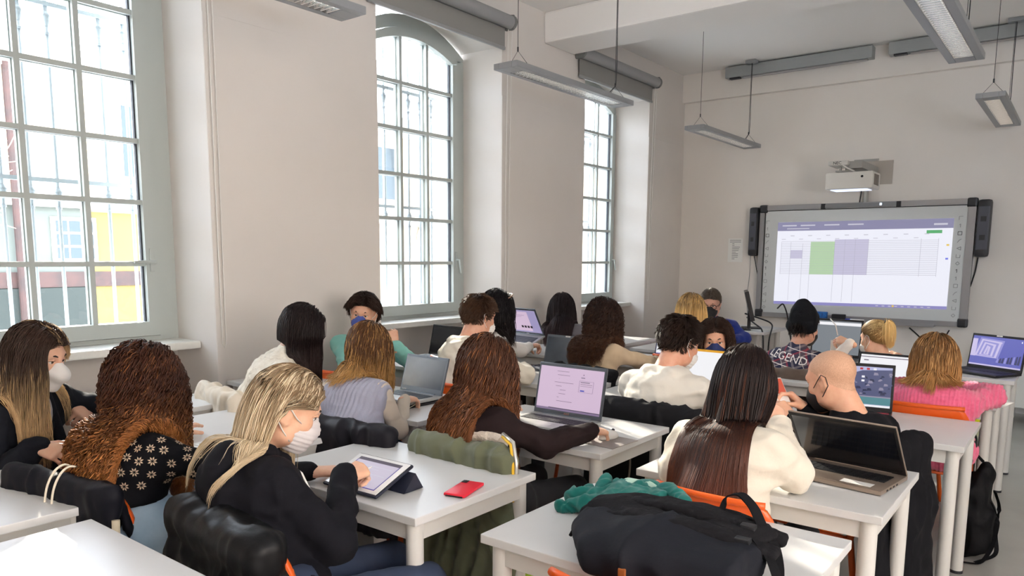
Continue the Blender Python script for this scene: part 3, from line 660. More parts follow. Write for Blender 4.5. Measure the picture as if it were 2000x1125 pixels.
# ================================================================== FRONT WALL EQUIPMENT
YBD = YF-.075
def bp(x, y, dy=0.): return aty(x, y, YBD-dy)
wb = empty('interactive_whiteboard', (-2, YF-.04, .83), 0, 'wide interactive whiteboard with a projected spreadsheet on the front wall', 'whiteboard'); O = np.array(wb.location)
BX0, BX1, BZ0, BZ1 = -3.07, -.925, .83, 2.105
board_m = mat('board_surface', (206, 210, 210), .28, spec=.5); alu = mat('board_aluminium', (160, 160, 162), .35, .5)
m = MB(); m.box((BX0+.04, YBD, BZ0+.04), (BX1-.04, YF-.03, BZ1-.04)); m.build('panel', board_m, wb, origin=O)
m = MB()
m.box((BX0, YBD-.012, BZ1-.055), (BX1, YF-.025, BZ1)); m.box((BX0, YBD-.012, BZ0), (BX1, YF-.025, BZ0+.05)); m.box((BX0, YBD-.012, BZ0), (BX0+.05, YF-.025, BZ1)); m.box((BX1-.07, YBD-.012, BZ0), (BX1, YF-.025, BZ1)); m.build('frame', alu, wb, origin=O)
for x in (BX0, BX1):
    for z in (BZ0, BZ1):
        sx = 1 if x == BX0 else -1; sz = 1 if z == BZ0 else -1; m = MB(); m.box((x-sx*.008, YBD-.02, z-sz*.008), (x+sx*.085, YF-.02, z+sz*.085), bev=.02); m.build('corner_cap', dark_pl, wb, origin=O)
m = MB(); m.box((BX0+.055, YBD-.003, BZ0+.06), (BX0+.066, YBD, BZ1-.06)); m.box((BX0+.05, YBD-.003, BZ1-.066), (BX1-.07, YBD, BZ1-.058)); m.build('gasket', black, wb, origin=O)
m = MB(); m.box((-2.36, YBD-.03, BZ1-.05), (-1.63, YBD-.012, BZ1-.01), bev=.004); sb = m.build('sensor_bar', mat('sensor_grey', (128, 130, 132), .4, .2), wb, origin=O)
for x in (-2.37, -1.62): m = MB(); m.box((x-.02, YBD-.034, BZ1-.06), (x+.02, YBD, BZ1-.004)); m.build('end_clip', black, sb, origin=O)
m = MB(); m.box((-1.80, YBD-.032, BZ1-.04), (-1.78, YBD-.029, BZ1-.015)); m.build('indicator_light', glow('led_white', (220, 240, 255), 3.), sb, origin=O)
m = MB(); m.box((-2.65, YBD-.10, BZ0-.012), (-1.2, YBD-.0, BZ0+.004)); m.box((-2.65, YBD-.105, BZ0-.012), (-1.2, YBD-.098, BZ0+.016)); m.build('pen_tray', alu, wb, origin=O)
ink = mat('icon_ink', (150, 154, 156), .6); ink2 = mat('icon_ink_dark', (44, 46, 50), .6)
for x in (BX0+.095, BX1-.125):                 # the printed tool icons down both sides
    m = MB(); R = random.Random(4)
    for k in range(14):
        z = BZ1-.19-k*.075; y = YBD-.0015; s = .017; mi = 1 if k in (2, 7) else 0
        def ln(a, b, mi=mi): m.tube([(x+a[0]*s, y, z+a[1]*s), (x+b[0]*s, y, z+b[1]*s)], .0022, 4, mi)
        shapes = [[(-1, 0), (1, 1), (1, -1), (-1, 0)], [(-1, -1), (1, -1), (1, 1), (-1, 1), (-1, -1)], [(-1, -1), (-1, 1), (1, 1)], [(-1, 1), (-1, -1), (1, -1), (1, .6)], [(-1, -1), (0, .4), (1, 1)], [(0, -1), (0, 1), (-.6, .4)], [(-1, 0), (0, 1), (1, 0), (0, -1), (-1, 0)]]
        q = shapes[(k*3+2 if k != 7 else 5) % 7]
        for a, b in zip(q[:-1], q[1:]): ln(a, b)
    m.build('tool_icons', [ink, ink2], wb, origin=O)
PC = [bp(1510.5, 593, .002), bp(1848.6, 604.7, .002), bp(1864, 426, .002), bp(1520, 434.6, .002)]
pj = MB(); pm = [g('beam_white', (238, 239, 250), .98)]
def prect(u0, v0, u1, v1, mm, lift=1):
    if mm not in pm: pm.append(mm)
    def q(u, v): p = (PC[0]*(1-u)+PC[1]*u)*(1-v)+(PC[3]*(1-u)+PC[2]*u)*v; return V(p[0], p[1]-.0004*lift, p[2])
    pj.quad([q(u0, v0), q(u1, v0), q(u1, v1), q(u0, v1)], pm.index(mm))
prect(0, 0, 1, 1, pm[0], 0)
bar = g('beam_purple_grey', (150, 148, 182), .8); tb = g('beam_taskbar', (150, 146, 204), .85); gr_ = g('beam_green', (188, 220, 176), .9); lav = g('beam_lavender', (208, 204, 230), .9); ln_ = g('beam_line', (188, 186, 204), .8); gb = g('beam_button', (96, 184, 120), .85); tx = g('beam_text', (212, 211, 226), .85); ywl = g('beam_yellow', (240, 206, 96), .9)
prect(0, .895, 1, 1, bar); prect(0, 0, 1, .035, tb)
for u in (.03, .145, .29, .43): prect(u, .95, u+.09, .965, tx, 2)
prect(.06, .915, .2, .925, tx, 2); prect(.9, .93, .97, .95, tx, 2); prect(.865, .84, .945, .875, gb, 2)
for k in range(16): prect(.03+.055*k, .83 if k % 2 else .79, .055+.055*k, .84 if k % 2 else .798, tx, 2)
prect(.215, .37, .36, .76, gr_, 2); prect(.36, .37, .555, .785, lav, 2)
for k in range(20): v = .375+k*.0205; prect(.03, v, .36 if k % 3 else .35, v+.003, ln_, 3); prect(.36, v, .93, v+.003, ln_, 3)
for u, a, b in ((.03, .37, .76), (.09, .05, .76), (.165, .05, .74), (.215, .05, .37), (.36, .05, .785), (.42, .05, .785), (.48, .05, .785), (.555, .37, .785), (.84, .36, .785), (.93, .36, .785)): prect(u, a, u+.0016, b, ln_, 3)
prect(.09, .56, .165, .66, lav, 2)
for u, v, mm in ((.972, .70, ywl), (.972, .55, g('beam_blue', (120, 130, 240), .9))): prect(u, v, u+.014, v+.02, mm, 2)
for k in range(9): prect(.62+.035*k, .012, .635+.035*k, .022, tx, 2)
prect(.71, .008, .722, .028, ywl, 3)
pj.build('projected_page', pm, wb, origin=O)
spm = mat('speaker_grey', (72, 74, 84), .5)
for x0, x1, lb in ((BX0-.115, BX0-.012, 'slim dark speaker mounted on the poster end of the whiteboard'), (BX1+.012, BX1+.13, 'slim dark speaker on the whiteboard end facing the black laptop')):
    r = empty('wall_speaker', ((x0+x1)/2, YF-.06, 1.53), 0, lb, 'speaker', 'whiteboard speakers'); O = np.array(r.location)
    m = MB(); m.box((x0, YF-.13, 1.53), (x1, YF-.004, 2.09), bev=.03); m.build('housing', dark_pl, r, origin=O, auto=40)
    m = MB(); m.box((x0+.012, YF-.136, 1.60), (x1-.012, YF-.126, 2.02), bev=.004); gr2 = m.build('grille', spm, r, origin=O)
    for z in (1.72, 1.90): m = MB(); m.box((x0+.035, YF-.139, z-.025), (x1-.035, YF-.135, z+.025)); m.build('driver', dark_pl, gr2, origin=O)
# projector on its wall arm
pr = empty('projector', (-1.95, YF, 2.2), 0, 'white short throw projector on a wall arm above the whiteboard', 'projector'); O = np.array(pr.location); pw = mat('projector_white', (214, 212, 206), .4); pgrey = mat('bracket_steel', (164, 164, 160), .4, .3)
m = MB(); m.box((-2.01, YF-.012, 2.29), (-1.715, YF, 2.535), bev=.002); m.build('wall_plate', mat('plate_beige', (178, 170, 160), .6), pr, origin=O)
m = MB(); m.box((-2.185, 7.98, 2.195), (-1.74, 8.30, 2.36), bev=.018); bdy = m.build('body', pw, pr, origin=O, auto=40)
m = MB(); m.box((-1.742, 8.03, 2.23), (-1.737, 8.12, 2.335)); m.box((-1.742, 8.135, 2.23), (-1.737, 8.22, 2.335)); m.build('vent', mat('vent_grey', (120, 112, 104), .6), bdy, origin=O)
m = MB(); m.box((-2.14, 8.02, 2.188), (-1.80, 8.24, 2.197)); m.build('lens_window', glow('lens_glow', (214, 224, 255), 1.4), bdy, origin=O)
m = MB(); m.cyl((-1.84, 7.978, 2.31), (-1.84, 7.982, 2.31), .012, 12); m.build('sensor', black, bdy, origin=O)
m = MB(); m.box((-2.17, 7.985, 2.43), (-1.98, 8.30, 2.475), bev=.012); arm = m.build('arm', pw, pr, origin=O)
m = MB(); text_shape(m, 'NEC', .04, np.array([[1, 0, 0, -2.08], [0, 0, -1, 7.983], [0, 1, 0, 2.452], [0, 0, 0, 1.]])); m.build('lettering', black, arm, origin=O)
m = MB(); m.box((-1.99, 8.05, 2.40), (-1.86, YF-.01, 2.47)); m.box((-2.10, YF-.02, 2.535), (-1.86, YF-.0, 2.56)); m.cyl((-2.0, 8.1, 2.36), (-2.0, 8.1, 2.45), .03, 12); m.cyl((-2.07, 8.08, 2.36), (-2.07, 8.08, 2.42), .012, 10); m.box((-2.11, 8.05, 2.37), (-1.95, 8.15, 2.385)); m.build('mount', pgrey, pr, origin=O)
m = MB(); m.tube([(-2.05, 8.0, 2.45), (-1.99, 8.02, 2.40), (-1.93, 8.05, 2.37)], .008, 8); m.build('cable', white_pl, pr, origin=O)
m = MB(); m.cyl((-1.955, YF-.03, BZ1-.02), (-1.955, YF-.03, 2.40), .024, 14); m.build('conduit', pgrey, pr, origin=O)
m = MB(); m.tube([(-2.02, YF-.012, BZ1), (-2.01, YF-.015, 2.2), (-2.0, YF-.03, 2.36)], .006, 8); m.build('cord', black, pr, origin=O)
# poster, cables
ps = MB(); a, b = aty(1423, 466, YF-.004), aty(1449.5, 512, YF-.004); paper = mat('paper', (236, 236, 232), .8); ptx = mat('print_grey', (150, 152, 154), .8)
ps.box((a[0], YF-.005, b[2]), (b[0], YF-.002, a[2])); R = random.Random(2)
for k in range(12):
    z = a[2]-.025-k*.02; ps.box((a[0]+.02+(.03 if k > 1 else 0), YF-.006, z), (a[0]+.02+.05+R.random()*.09, YF-.0045, z+.007), 1)
o = ps.build('wall_notice', [paper, ptx], origin=(a[0], YF, b[2])); tag(o, 'white printed sheet fixed to the front wall beside the whiteboard', 'notice')
def cable(pts, r, m_, label, name='cable', smooth=8):
    P = np.array(pts, float); t = np.linspace(0, 1, len(P)); T = np.linspace(0, 1, len(P)*smooth)
    Q = np.stack([np.interp(T, t, P[:, i]) for i in range(3)], 1)
    for _ in range(10): Q[1:-1] = .25*Q[:-2]+.5*Q[1:-1]+.25*Q[2:]
    mb = MB(); mb.tube(Q, r, 8); o = mb.build(name, m_, smooth=True, origin=P[-1]); return tag(o, label, 'cable')
cable([aty(1473, 470, YF-.02), aty(1466, 490, YF-.01), aty(1464, 540, YF-.01), aty(1458, 580, YF-.01), aty(1460, 622, YF-.02), aty(1462, 640, YF-.2)], .0035, mat('cable_grey', (170, 170, 170), .5), 'thin grey cable hanging from the speaker beside the poster')
cable([aty(1473, 500, YF-.02), aty(1481, 545, YF-.012), aty(1486, 600, YF-.01)], .0045, black, 'thin black cable running behind the poster end of the whiteboard')
cable([aty(1910, 503, YF-.03), aty(1905, 530, YF-.012), aty(1895, 560, YF-.01)], .006, black, 'black cable below the speaker at the far whiteboard end')
cable([aty(1776, 640, YF-.03), aty(1790, 652, YF-.012), aty(1806, 668, YF-.01)], .006, black, 'short black cable slanting down from the pen tray')
cable([aty(1854, 645, YF-.02), aty(1848, 655, YF-.012), aty(1838, 672, YF-.01)], .006, black, 'short black cable below the whiteboard above the pink sweater')
def thing_box(name, lb, cat, a, b, m_, bev=.004, group=None):
    mb = MB(); mb.box(a, b, bev=bev); o = mb.build(name, m_, origin=((a[0]+b[0])/2, (a[1]+b[1])/2, min(a[2], b[2])), auto=40); return tag(o, lb, cat, group)
zt = BZ0+.004
thing_box('board_eraser', 'bright blue board eraser on the whiteboard tray', 'eraser', (-2.46, YBD-.085, zt), (-2.25, YBD-.02, zt+.085), mat('eraser_blue', (24, 110, 190), .6, noise=(30, (10, 60, 120), .8)), .01)
for x, c, lb in ((-1.93, (60, 80, 190), 'marker with a blue cap on the whiteboard tray'), (-1.65, (40, 40, 44), 'black pen lying on the whiteboard tray above the ponytail')):
    r = empty('marker', (x, YBD-.05, zt), 0, lb, 'marker', 'markers on the tray'); mb = MB(); mb.cyl((-.08, 0, .011), (.06, 0, .011), .011, 10); mb.build('barrel', white_pl if c[2] > 100 else black, r, True)
    mb = MB(); mb.cyl((-.13, 0, .011), (-.08, 0, .011), .012, 10); mb.build('cap', mat('cap_%d' % c[2], c, .4), r, True)
hb = empty('tray_mount_bracket', (-2.13, YBD-.05, .70), 0, 'black bracket hanging below the eraser on the whiteboard', 'bracket'); mb = MB(); mb.box((-.07, -.03, -.03), (.07, .03, .2), bev=.01); mb.build('body', black, hb); mb = MB()
for x in (-.025, .025): mb.cyl((x, -.034, .09), (x, -.028, .09), .008, 8)
mb.build('screw', steel, hb)
# ------------------------------------------------------------------ teacher's desk things
mo = empty('monitor', (-2.86, 7.98, TZ), math.radians(112), "black flat monitor seen edge on, standing on the teacher's desk", 'monitor')
mb = MB(); a = math.radians(14); mb.M = np.array([[1, 0, 0, 0], [0, math.cos(a), math.sin(a), 0], [0, -math.sin(a), math.cos(a), .10], [0, 0, 0, 1.]]); mb.box((-.25, -.02, .0), (.25, .02, .32), bev=.006); mb.build('panel', lap_black, mo)
mb = MB(); mb.box((-.04, .015, 0), (.04, .05, .2), bev=.005); mb.build('neck', dark_pl, mo); mb = MB(); mb.box((-.12, -.09, 0), (.12, .11, .014), bev=.004); mb.build('stand', dark_pl, mo)
r = empty('keyboard', (-3.0, 7.72, TZ), math.radians(20), "black keyboard on the teacher's desk in front of the monitor", 'keyboard'); mb = MB(); mb.box((-.21, -.07, 0), (.21, .07, .018), bev=.004); mb.build('case', dark_pl, r)
mb = MB()
for i in range(15):
    for j in range(5): mb.box((-.2+i*.0265, -.06+j*.024, .018), (-.2+i*.0265+.022, -.06+j*.024+.02, .022))
mb.build('keys', keym, r)
for k, (x, y, rz, lb) in enumerate(((-3.25, 7.75, .3, "loose white papers on the teacher's desk under the keyboard edge"), (-2.78, 7.95, -.2, "white paper leaning behind the monitor on the teacher's desk"))):
    r = empty('paper_sheet', (x, y, TZ), rz, lb, 'paper'); mb = MB(); mb.box((-.15, -.105, 0), (.15, .105, .004)); mb.build('sheet', paper, r)
for k, (p, lb) in enumerate((([(-2.92, 7.98, .86), (-2.80, 7.9, .80), (-2.66, 7.72, .77), (-2.60, 7.60, .70), (-2.58, 7.58, .4), (-2.57, 7.58, .02)], 'thick black cable falling over the edge of the teacher desk'), ([(-2.95, 7.99, .9), (-2.72, 8.1, .82), (-2.62, 7.95, .79), (-2.55, 7.62, .68), (-2.54, 7.6, .3), (-2.52, 7.6, .02)], 'second black cable looping off the teacher desk'), ([(-2.70, 8.3, .95), (-2.64, 8.3, 1.02), (-2.58, 8.28, .9), (-2.50, 8.2, .60), (-2.42, 8.15, .45)], 'black cable drooping to the floor side of the teacher desk'))): cable(p, .008, black, lb)
# ------------------------------------------------------------------ small things on the desks
r = empty('tablet', (-1.823, 1.50, TZ), math.radians(1.5), 'white rimmed tablet in a dark folding cover, propped on the desk by the blonde', 'tablet')
a = math.radians(21); Mt = np.array([[1, 0, 0, 0], [0, math.cos(a), -math.sin(a), .0], [0, math.sin(a), math.cos(a), .012], [0, 0, 0, 1.]]); cov = mat('navy_cover', (30, 34, 50), .55)
mb = MB(); mb.M = Mt; mb.box((-.127, 0, -.008), (.127, .182, .003), bev=.006); c_ = mb.build('case', cov, r, auto=40); mb = MB(); mb.M = Mt; mb.box((-.121, .006, .002), (.121, .176, .0055), bev=.003); b_ = mb.build('tablet_front', mat('tablet_white', (232, 232, 232), .25), r, auto=40)
mb = MB(); mb.M = Mt; mb.quad([(-.1, .02, .0058), (.1, .02, .0058), (.1, .162, .0058), (-.1, .162, .0058)]); ts = [g('tab_page', (214, 204, 224), .8), g('tab_bar', (84, 72, 96), .6), g('tab_rim', (70, 60, 170), .7), tx]
mb.quad([(-.1, .147, .006), (.1, .147, .006), (.1, .162, .006), (-.1, .162, .006)], 1)
for q in (((-.1, .02), (-.096, .147)), ((.096, .02), (.1, .147)), ((-.1, .02), (.1, .024))): mb.quad([(q[0][0], q[0][1], .006), (q[1][0], q[0][1], .006), (q[1][0], q[1][1], .006), (q[0][0], q[1][1], .006)], 2)
for k in range(6): mb.quad([(-.08, .06+k*.013, .006), (-.02+.05*(k % 3), .06+k*.013, .006), (-.02+.05*(k % 3), .063+k*.013, .006), (-.08, .063+k*.013, .006)], 3)
mb.build('screen', ts, b_)
mb = MB(); mb.M = Mt
for x in (-.06, .0, .06): mb.box((x-.011, .1815, -.004), (x+.011, .1828, .001))
mb.build('edge_buttons', white_pl, c_)
mb = MB(); mb.prism([(.10, .002), (.19, .002), (.155, .058)], 'x', .02, .15); mb.build('stand_flap', cov, r)
r = empty('phone', (-1.553, 1.757, TZ), math.radians(15), 'red phone lying face down on the white desk', 'phone'); mb = MB(); mb.box((-.038, -.075, .001), (.038, .075, .012), bev=.006); mb.build('case', mat('phone_red', (226, 36, 58), .38), r, auto=40)
mb = MB(); mb.box((-.034, .045, .0118), (-.014, .068, .0138), bev=.004); cm = mb.build('camera_bump', black, r); mb = MB(); mb.box((-.03, -.0755, .0012), (.03, -.0748, .006)); mb.build('screen_edge', black, r)
for y in (.051, .062): mb = MB(); mb.cyl((-.024, y, .0138), (-.024, y, .0146), .004, 10); mb.build('lens', dk_glass, cm)
r = empty('mouse_mat', (-1.535, 2.62, TZ), math.radians(-4), 'grey mouse mat on the desk with the pink laptop', 'mouse mat'); mb = MB(); mb.box((-.115, -.09, 0), (.10, .10, .003), bev=.0012); mb.build('mat_sheet', mat('mat_grey', (150, 142, 138), .7), r)
r = empty('computer_mouse', (-1.545, 2.665, TZ+.003), math.radians(-12), 'white mouse held on the grey mat', 'mouse'); v, f = surface([ell((0, 0, .004), (.031, .056, .030), k=.01)], .004, cut=[lambda X: -X[..., 2]]); mk('shell', v, f, white_pl, r, True); mb = MB(); mb.cyl((-.004, .03, .031), (.004, .03, .031), .006, 10); mb.build('wheel', dark_pl, r)
def sheet(x, y, rz, lb, w=.21, h=.297, z=TZ, lines=True):
    r = empty('paper_sheet', (x, y, z), rz, lb, 'paper', 'loose papers'); mb = MB(); mb.box((-w/2, -h/2, 0), (w/2, h/2, .0015)); p = mb.build('sheet', paper, r)
    if lines:
        mb = MB(); R = random.Random(int(abs(x*100)))
        for k in range(10): mb.box((-w*.38, h*.36-k*.024, .0015), (-w*.38+w*(.4+.35*R.random()), h*.36-k*.024+.004, .0018))
        mb.build('handwriting', ptx, p)
    return r
sheet(-4.12, 1.86, .4, 'written paper on the desk in the window recess'); sheet(-3.92, 1.95, -.2, 'second paper overlapping the one in the window recess', z=TZ+.002)
sheet(-2.72, 1.63, .2, 'paper sheet beside the spread hand on the desk'); sheet(-4.0, 3.66, .3, 'paper with a pen beside the black screened laptop')
sheet(-2.42, 3.98, .1, 'white sheet behind the cream hoodie elbow'); sheet(-.42, 4.68, 1.4, 'white sheet at the end of the pink sweater desk'); sheet(-.46, 4.74, 1.2, 'sheet under the white one at the end of the pink sweater desk', z=TZ-.0015+.003)
sheet(-1.12, 5.80, .5, 'white paper on the desk between the beanie and the ponytail', w=.25); sheet(-1.80, 5.82, .2, 'white paper on the desk beside the plaid shirt', w=.3)
for (x, y, rz, lb) in ((-4.03, 3.60, .9, 'dark pen on the paper below the middle window'), (-3.06, 2.47, 1.2, 'dark pen on the desk beside the grey laptop'), (-1.2, 5.68, 1.9, 'blue pen on the paper before the ponytail')):
    r = empty('pen', (x, y, TZ+.004), rz, lb, 'pen', 'pens on the desks'); mb = MB(); mb.tube([(-.07, 0, .004), (.06, 0, .004), (.07, 0, .002)], [.004, .004, .001], 8); mb.build('barrel', mat('pen_dark', (44, 46, 70), .4), r, True); mb = MB(); mb.cyl((-.075, 0, .004), (-.03, 0, .004), .0047, 8); mb.build('cap', black, r, True)
nb = empty('notebook', (-2.45, 4.06, TZ), .2, 'dark notebook lying behind the cream hoodie elbow', 'notebook'); mb = MB(); mb.box((-.1, -.07, 0), (.1, .07, .012)); mb.build('cover', lap_black, nb); mb = MB(); mb.box((-.098, -.068, .002), (.102, .068, .01)); mb.build('pages', paper, nb)
nb = empty('laptop_pad', (-2.80, 2.68, TZ), math.radians(-2), 'flat black pad under the grey laptop of the vest wearer', 'pad'); mb = MB(); mb.box((-.17, -.115, 0), (.17, .12, .011), bev=.003); mb.build('slab', lap_black, nb)
cable([(-2.64, 2.62, TZ+.016), (-2.60, 2.50, TZ+.006), (-2.66, 2.385, TZ+.002), (-2.66, 2.36, .70), (-2.58, 2.34, .60), (-2.66, 2.33, .54)], .0022, mat('cord_cream', (232, 226, 200), .5), 'cream earphone cord hanging from the grey laptop', 'earphone_cord')
# yellow block and carton by the cabinet
r = thing_box('yellow_block', 'bright yellow block on the floor by the cabinet', 'block', (-.72, 7.93, 0), (-.60, 8.03, .13), mat('yellow_card', (226, 222, 20), .6))
r = empty('carton', (-.92, 8.02, 0), 0, 'brown striped carton on the floor beside the yellow block', 'box'); mb = MB(); mb.box((-.14, -.09, 0), (.14, .09, .16), bev=.003); mb.build('box_body', mat('carton_brown', (120, 84, 44), .7), r); mb = MB()
for k in range(4): mb.box((-.12, -.0915, .03+k*.03), (.10-k*.03, -.0895, .042+k*.03))
mb.build('print', mat('carton_print', (176, 136, 60), .7), r)
cable([(-1.62, 2.95, TZ-.03), (-1.60, 2.98, .55), (-1.63, 2.95, .3), (-1.66, 2.85, .1), (-1.72, 2.7, .008), (-1.9, 2.6, .008)], .005, mat('cable_grey2', (120, 110, 100), .5), 'grey power cable dropping under the desk with the pink laptop')
# ================================================================== PEOPLE: builders
# head, local frame: x = the person's right, y = forward, z = up; origin between the ears at eye height
def head_prims(man=False):
    j = .006 if man else 0
    p = [ell((0, -.012, .032), (.0755, .096, .083), k=.02), ell((0, .03, -.03), (.060, .058, .082), k=.03),
         cap((-.040, .02, -.070), (0, .070, -.096), .024+j*.5, .019+j*.5, k=.03), cap((.040, .02, -.070), (0, .070, -.096), .024+j*.5, .019+j*.5, k=.03),
         cap((-.052, -.005, -.03), (-.046, .01, -.07), .022+j*.5, k=.03), cap((.052, -.005, -.03), (.046, .01, -.07), .022+j*.5, k=.03),
         ell((0, .078, -.100), (.019+j*.4, .016, .015), k=.02),
         ell((-.040, .056, -.026), (.024, .022, .022), k=.025), ell((.040, .056, -.026), (.024, .022, .022), k=.025),
         cap((-.038, .072, .027), (-.010, .083, .022), .010+j*.4, k=.02), cap((.038, .072, .027), (.010, .083, .022), .010+j*.4, k=.02),
         ell((-.031, .094, .006), (.018, .014, .011), k=.014, sub=True), ell((.031, .094, .006), (.018, .014, .011), k=.014, sub=True),
         cap((0, .080, .014), (0, .101, -.028), .0075, .0115, k=.014), ell((-.012, .092, -.035), (.0085, .010, .0075), k=.008), ell((.012, .092, -.035), (.0085, .010, .0075), k=.008),
         cap((-.019, .080, -.063), (0, .089, -.060), .0055, .0072, k=.008), cap((.019, .080, -.063), (0, .089, -.060), .0055, .0072, k=.008), cap((-.015, .080, -.071), (.015, .080, -.071), .008, k=.009),
         cap((-.018, .086, -.0665), (.018, .086, -.0665), .0016, k=.004, sub=True)]
    for s in (-1, 1):
        Re = np.array([[math.cos(s*.35), -math.sin(s*.35), 0], [math.sin(s*.35), math.cos(s*.35), 0], [0, 0, 1.]]) @ np.array([[1, 0, 0], [0, math.cos(.2), math.sin(.2)], [0, -math.sin(.2), math.cos(.2)]])
        p += [ell((s*.079, -.008, -.008), (.0085, .020, .032), Re, k=.008), ell((s*.0875, -.004, -.004), (.006, .011, .020), Re, k=.006, sub=True), ell((s*.075, .0, -.034), (.008, .009, .010), k=.008)]
    p += [cap((0, -.022, -.055), (0, -.045, -.17), .050+j, .054+j, k=.03)]
    return p
HEADS = {}
def head_mesh(man):
    if man not in HEADS: HEADS[man] = surface(head_prims(man), .0042, relax=1)
    return HEADS[man]
def rx(a): c, s = math.cos(a), math.sin(a); return np.array([[1, 0, 0], [0, c, -s], [0, s, c]])
FING = [((-.027, .086, 0), (.042, .025, .020), .0092), ((-.007, .090, .002), (.046, .028, .021), .0094), ((.013, .086, 0), (.042, .026, .020), .0090), ((.031, .077, -.003), (.033, .020, .018), .0080)]
POSES = {'relaxed': ([(25, 30, 20), (32, 35, 22), (38, 38, 24), (42, 40, 24)], (-.75, .62, -.28), (15, 20), .05), 'flat': ([(4, 8, 5), (3, 8, 5), (4, 9, 5), (6, 10, 6)], (-.85, .5, -.12), (5, 8), .10),
         'typing': ([(18, 45, 25), (22, 48, 25), (25, 48, 25), (24, 45, 25)], (-.7, .66, -.3), (10, 15), .06), 'fist': ([(75, 90, 60), (80, 92, 60), (82, 92, 60), (82, 90, 60)], (-.35, .75, -.55), (30, 45), .02),
         'pen': ([(48, 45, 20), (55, 55, 30), (62, 70, 40), (62, 75, 40)], (-.45, .75, -.5), (20, 25), .03), 'hold': ([(45, 50, 30), (50, 52, 32), (54, 54, 34), (56, 54, 34)], (-.55, .6, -.6), (15, 25), .04)}
HANDS = {}
def hand_mesh(pose, vox=.0032):
    if pose in HANDS: return HANDS[pose]
    fl, td, tf, spread = POSES[pose]; p = [cap((0, -.03, 0), (0, .008, 0), .022, .0225, k=.012)]
    for i, ((b, L, r), an) in enumerate(zip(FING, fl)):
        b = V(*b); p.append(cap((b[0]*.45, .004, 0), b, .0155, .0120, k=.014)); ang = 0; pos = b; sp = (-1.5+i)*spread*1.0
        for s, (l, a) in enumerate(zip(L, an)):
            ang += math.radians(a); d = V(math.sin(sp)*math.cos(ang), math.cos(sp)*math.cos(ang), -math.sin(ang)); q = pos+d*l
            p.append(cap(pos, q, r*(1-.07*s), r*(1-.07*(s+1)), k=.0035)); pos = q
    pos = V(-.016, .022, -.008); d = nrm(V(*td)); p.append(cap((-.006, .02, -.004), pos+d*.03, .019, .014, k=.012)); ax = nrm(np.cross(d, V(0, 0, 1)))
    for s, (l, a) in enumerate(zip((.046, .031, .026), (0,)+tuple(tf))):
        R = np.array(Matrix.Rotation(math.radians(-a), 3, Vector(V(.3, .3, 1.)/1.1))); d = nrm(R @ d); q = pos+d*l; p.append(cap(pos, q, .0115-.001*s, .0108-.001*s, k=.005)); pos = q
    HANDS[pose] = surface(p, vox, relax=1); return HANDS[pose]
def ik(S, W, l1, l2, hint):
    S, W = V(*S), V(*W); d = W-S; L = np.linalg.norm(d); L2 = min(L, (l1+l2)*.995); u = d/L; W = S+u*L2; a = (l1*l1-l2*l2+L2*L2)/(2*L2); h = math.sqrt(max(1e-6, l1*l1-a*a))
    n = V(*hint)-u*(V(*hint)@u); return S+u*a+nrm(n)*h, W
SKIN = {}
def skin(col, seed=0):
    k = tuple(col)
    if k not in SKIN: SKIN[k] = mat('skin_%d_%d_%d' % k, col, .48, sss=.12, noise=(45, tuple(int(c*f) for c, f in zip(col, (.96, .88, .86))), .5), bump=(140, .08, .002))
    return SKIN[k]
white_eye = mat('eye_white', (226, 222, 216), .25); iris_m = mat('iris_brown', (64, 42, 28), .2); pupil_m = mat('pupil', (8, 8, 8), .1); brow_m = mat('brow_dark', (48, 34, 26), .8)
HL = (np.array([-.12, -.09, -.05, -.012, .02, .05, .09]), np.array([-.085, -.075, -.045, -.005, .028, .052, .072]))
def tubes(S, R, cols, n=3):
    """S: strands (N, M, 3); R: radii (N, M); cols (N, M, 3) -> verts, quads, colours"""
    N, M, _ = S.shape; T = np.gradient(S, axis=1); T /= np.maximum(1e-9, np.linalg.norm(T, axis=2))[..., None]
    A = np.cross(T, np.array([.31, .77, .55])); A /= np.maximum(1e-6, np.linalg.norm(A, axis=2))[..., None]; B = np.cross(T, A)
    an = np.arange(n)*2*PI/n; P = S[:, :, None, :]+R[:, :, None, None]*(np.cos(an)[:, None]*A[:, :, None, :]+np.sin(an)[:, None]*B[:, :, None, :])
    idx = np.arange(N*M*n).reshape(N, M, n); a = idx[:, :-1]; b = idx[:, 1:]
    F = np.stack([a, np.roll(a, -1, 2), np.roll(b, -1, 2), b], -1).reshape(-1, 4)
    return P.reshape(-1, 3), F, np.repeat(cols, n, axis=1).reshape(-1, 3) if False else np.repeat(cols[:, :, None, :], n, 2).reshape(-1, 3)
hair_m = mat('hair', (80, 60, 45), .46, attr=True, spec=.2)
hair_soft = mat('hair_matte', (80, 60, 45), .6, attr=True, spec=.3)
def lin(c): return np.array(rgb(c)[:3])
def scalp(n, zmin=None):
    i = np.arange(int(n*2.2))+.5; ph = np.arccos(1-2*i/len(i)); th = PI*(1+5**.5)*i
    d = np.stack([np.cos(th)*np.sin(ph), np.sin(th)*np.sin(ph), np.cos(ph)], 1); p = V(0, -.012, .032)+d*V(.0765, .097, .085)
    return p[p[:, 2] > np.interp(p[:, 1], *HL)], None
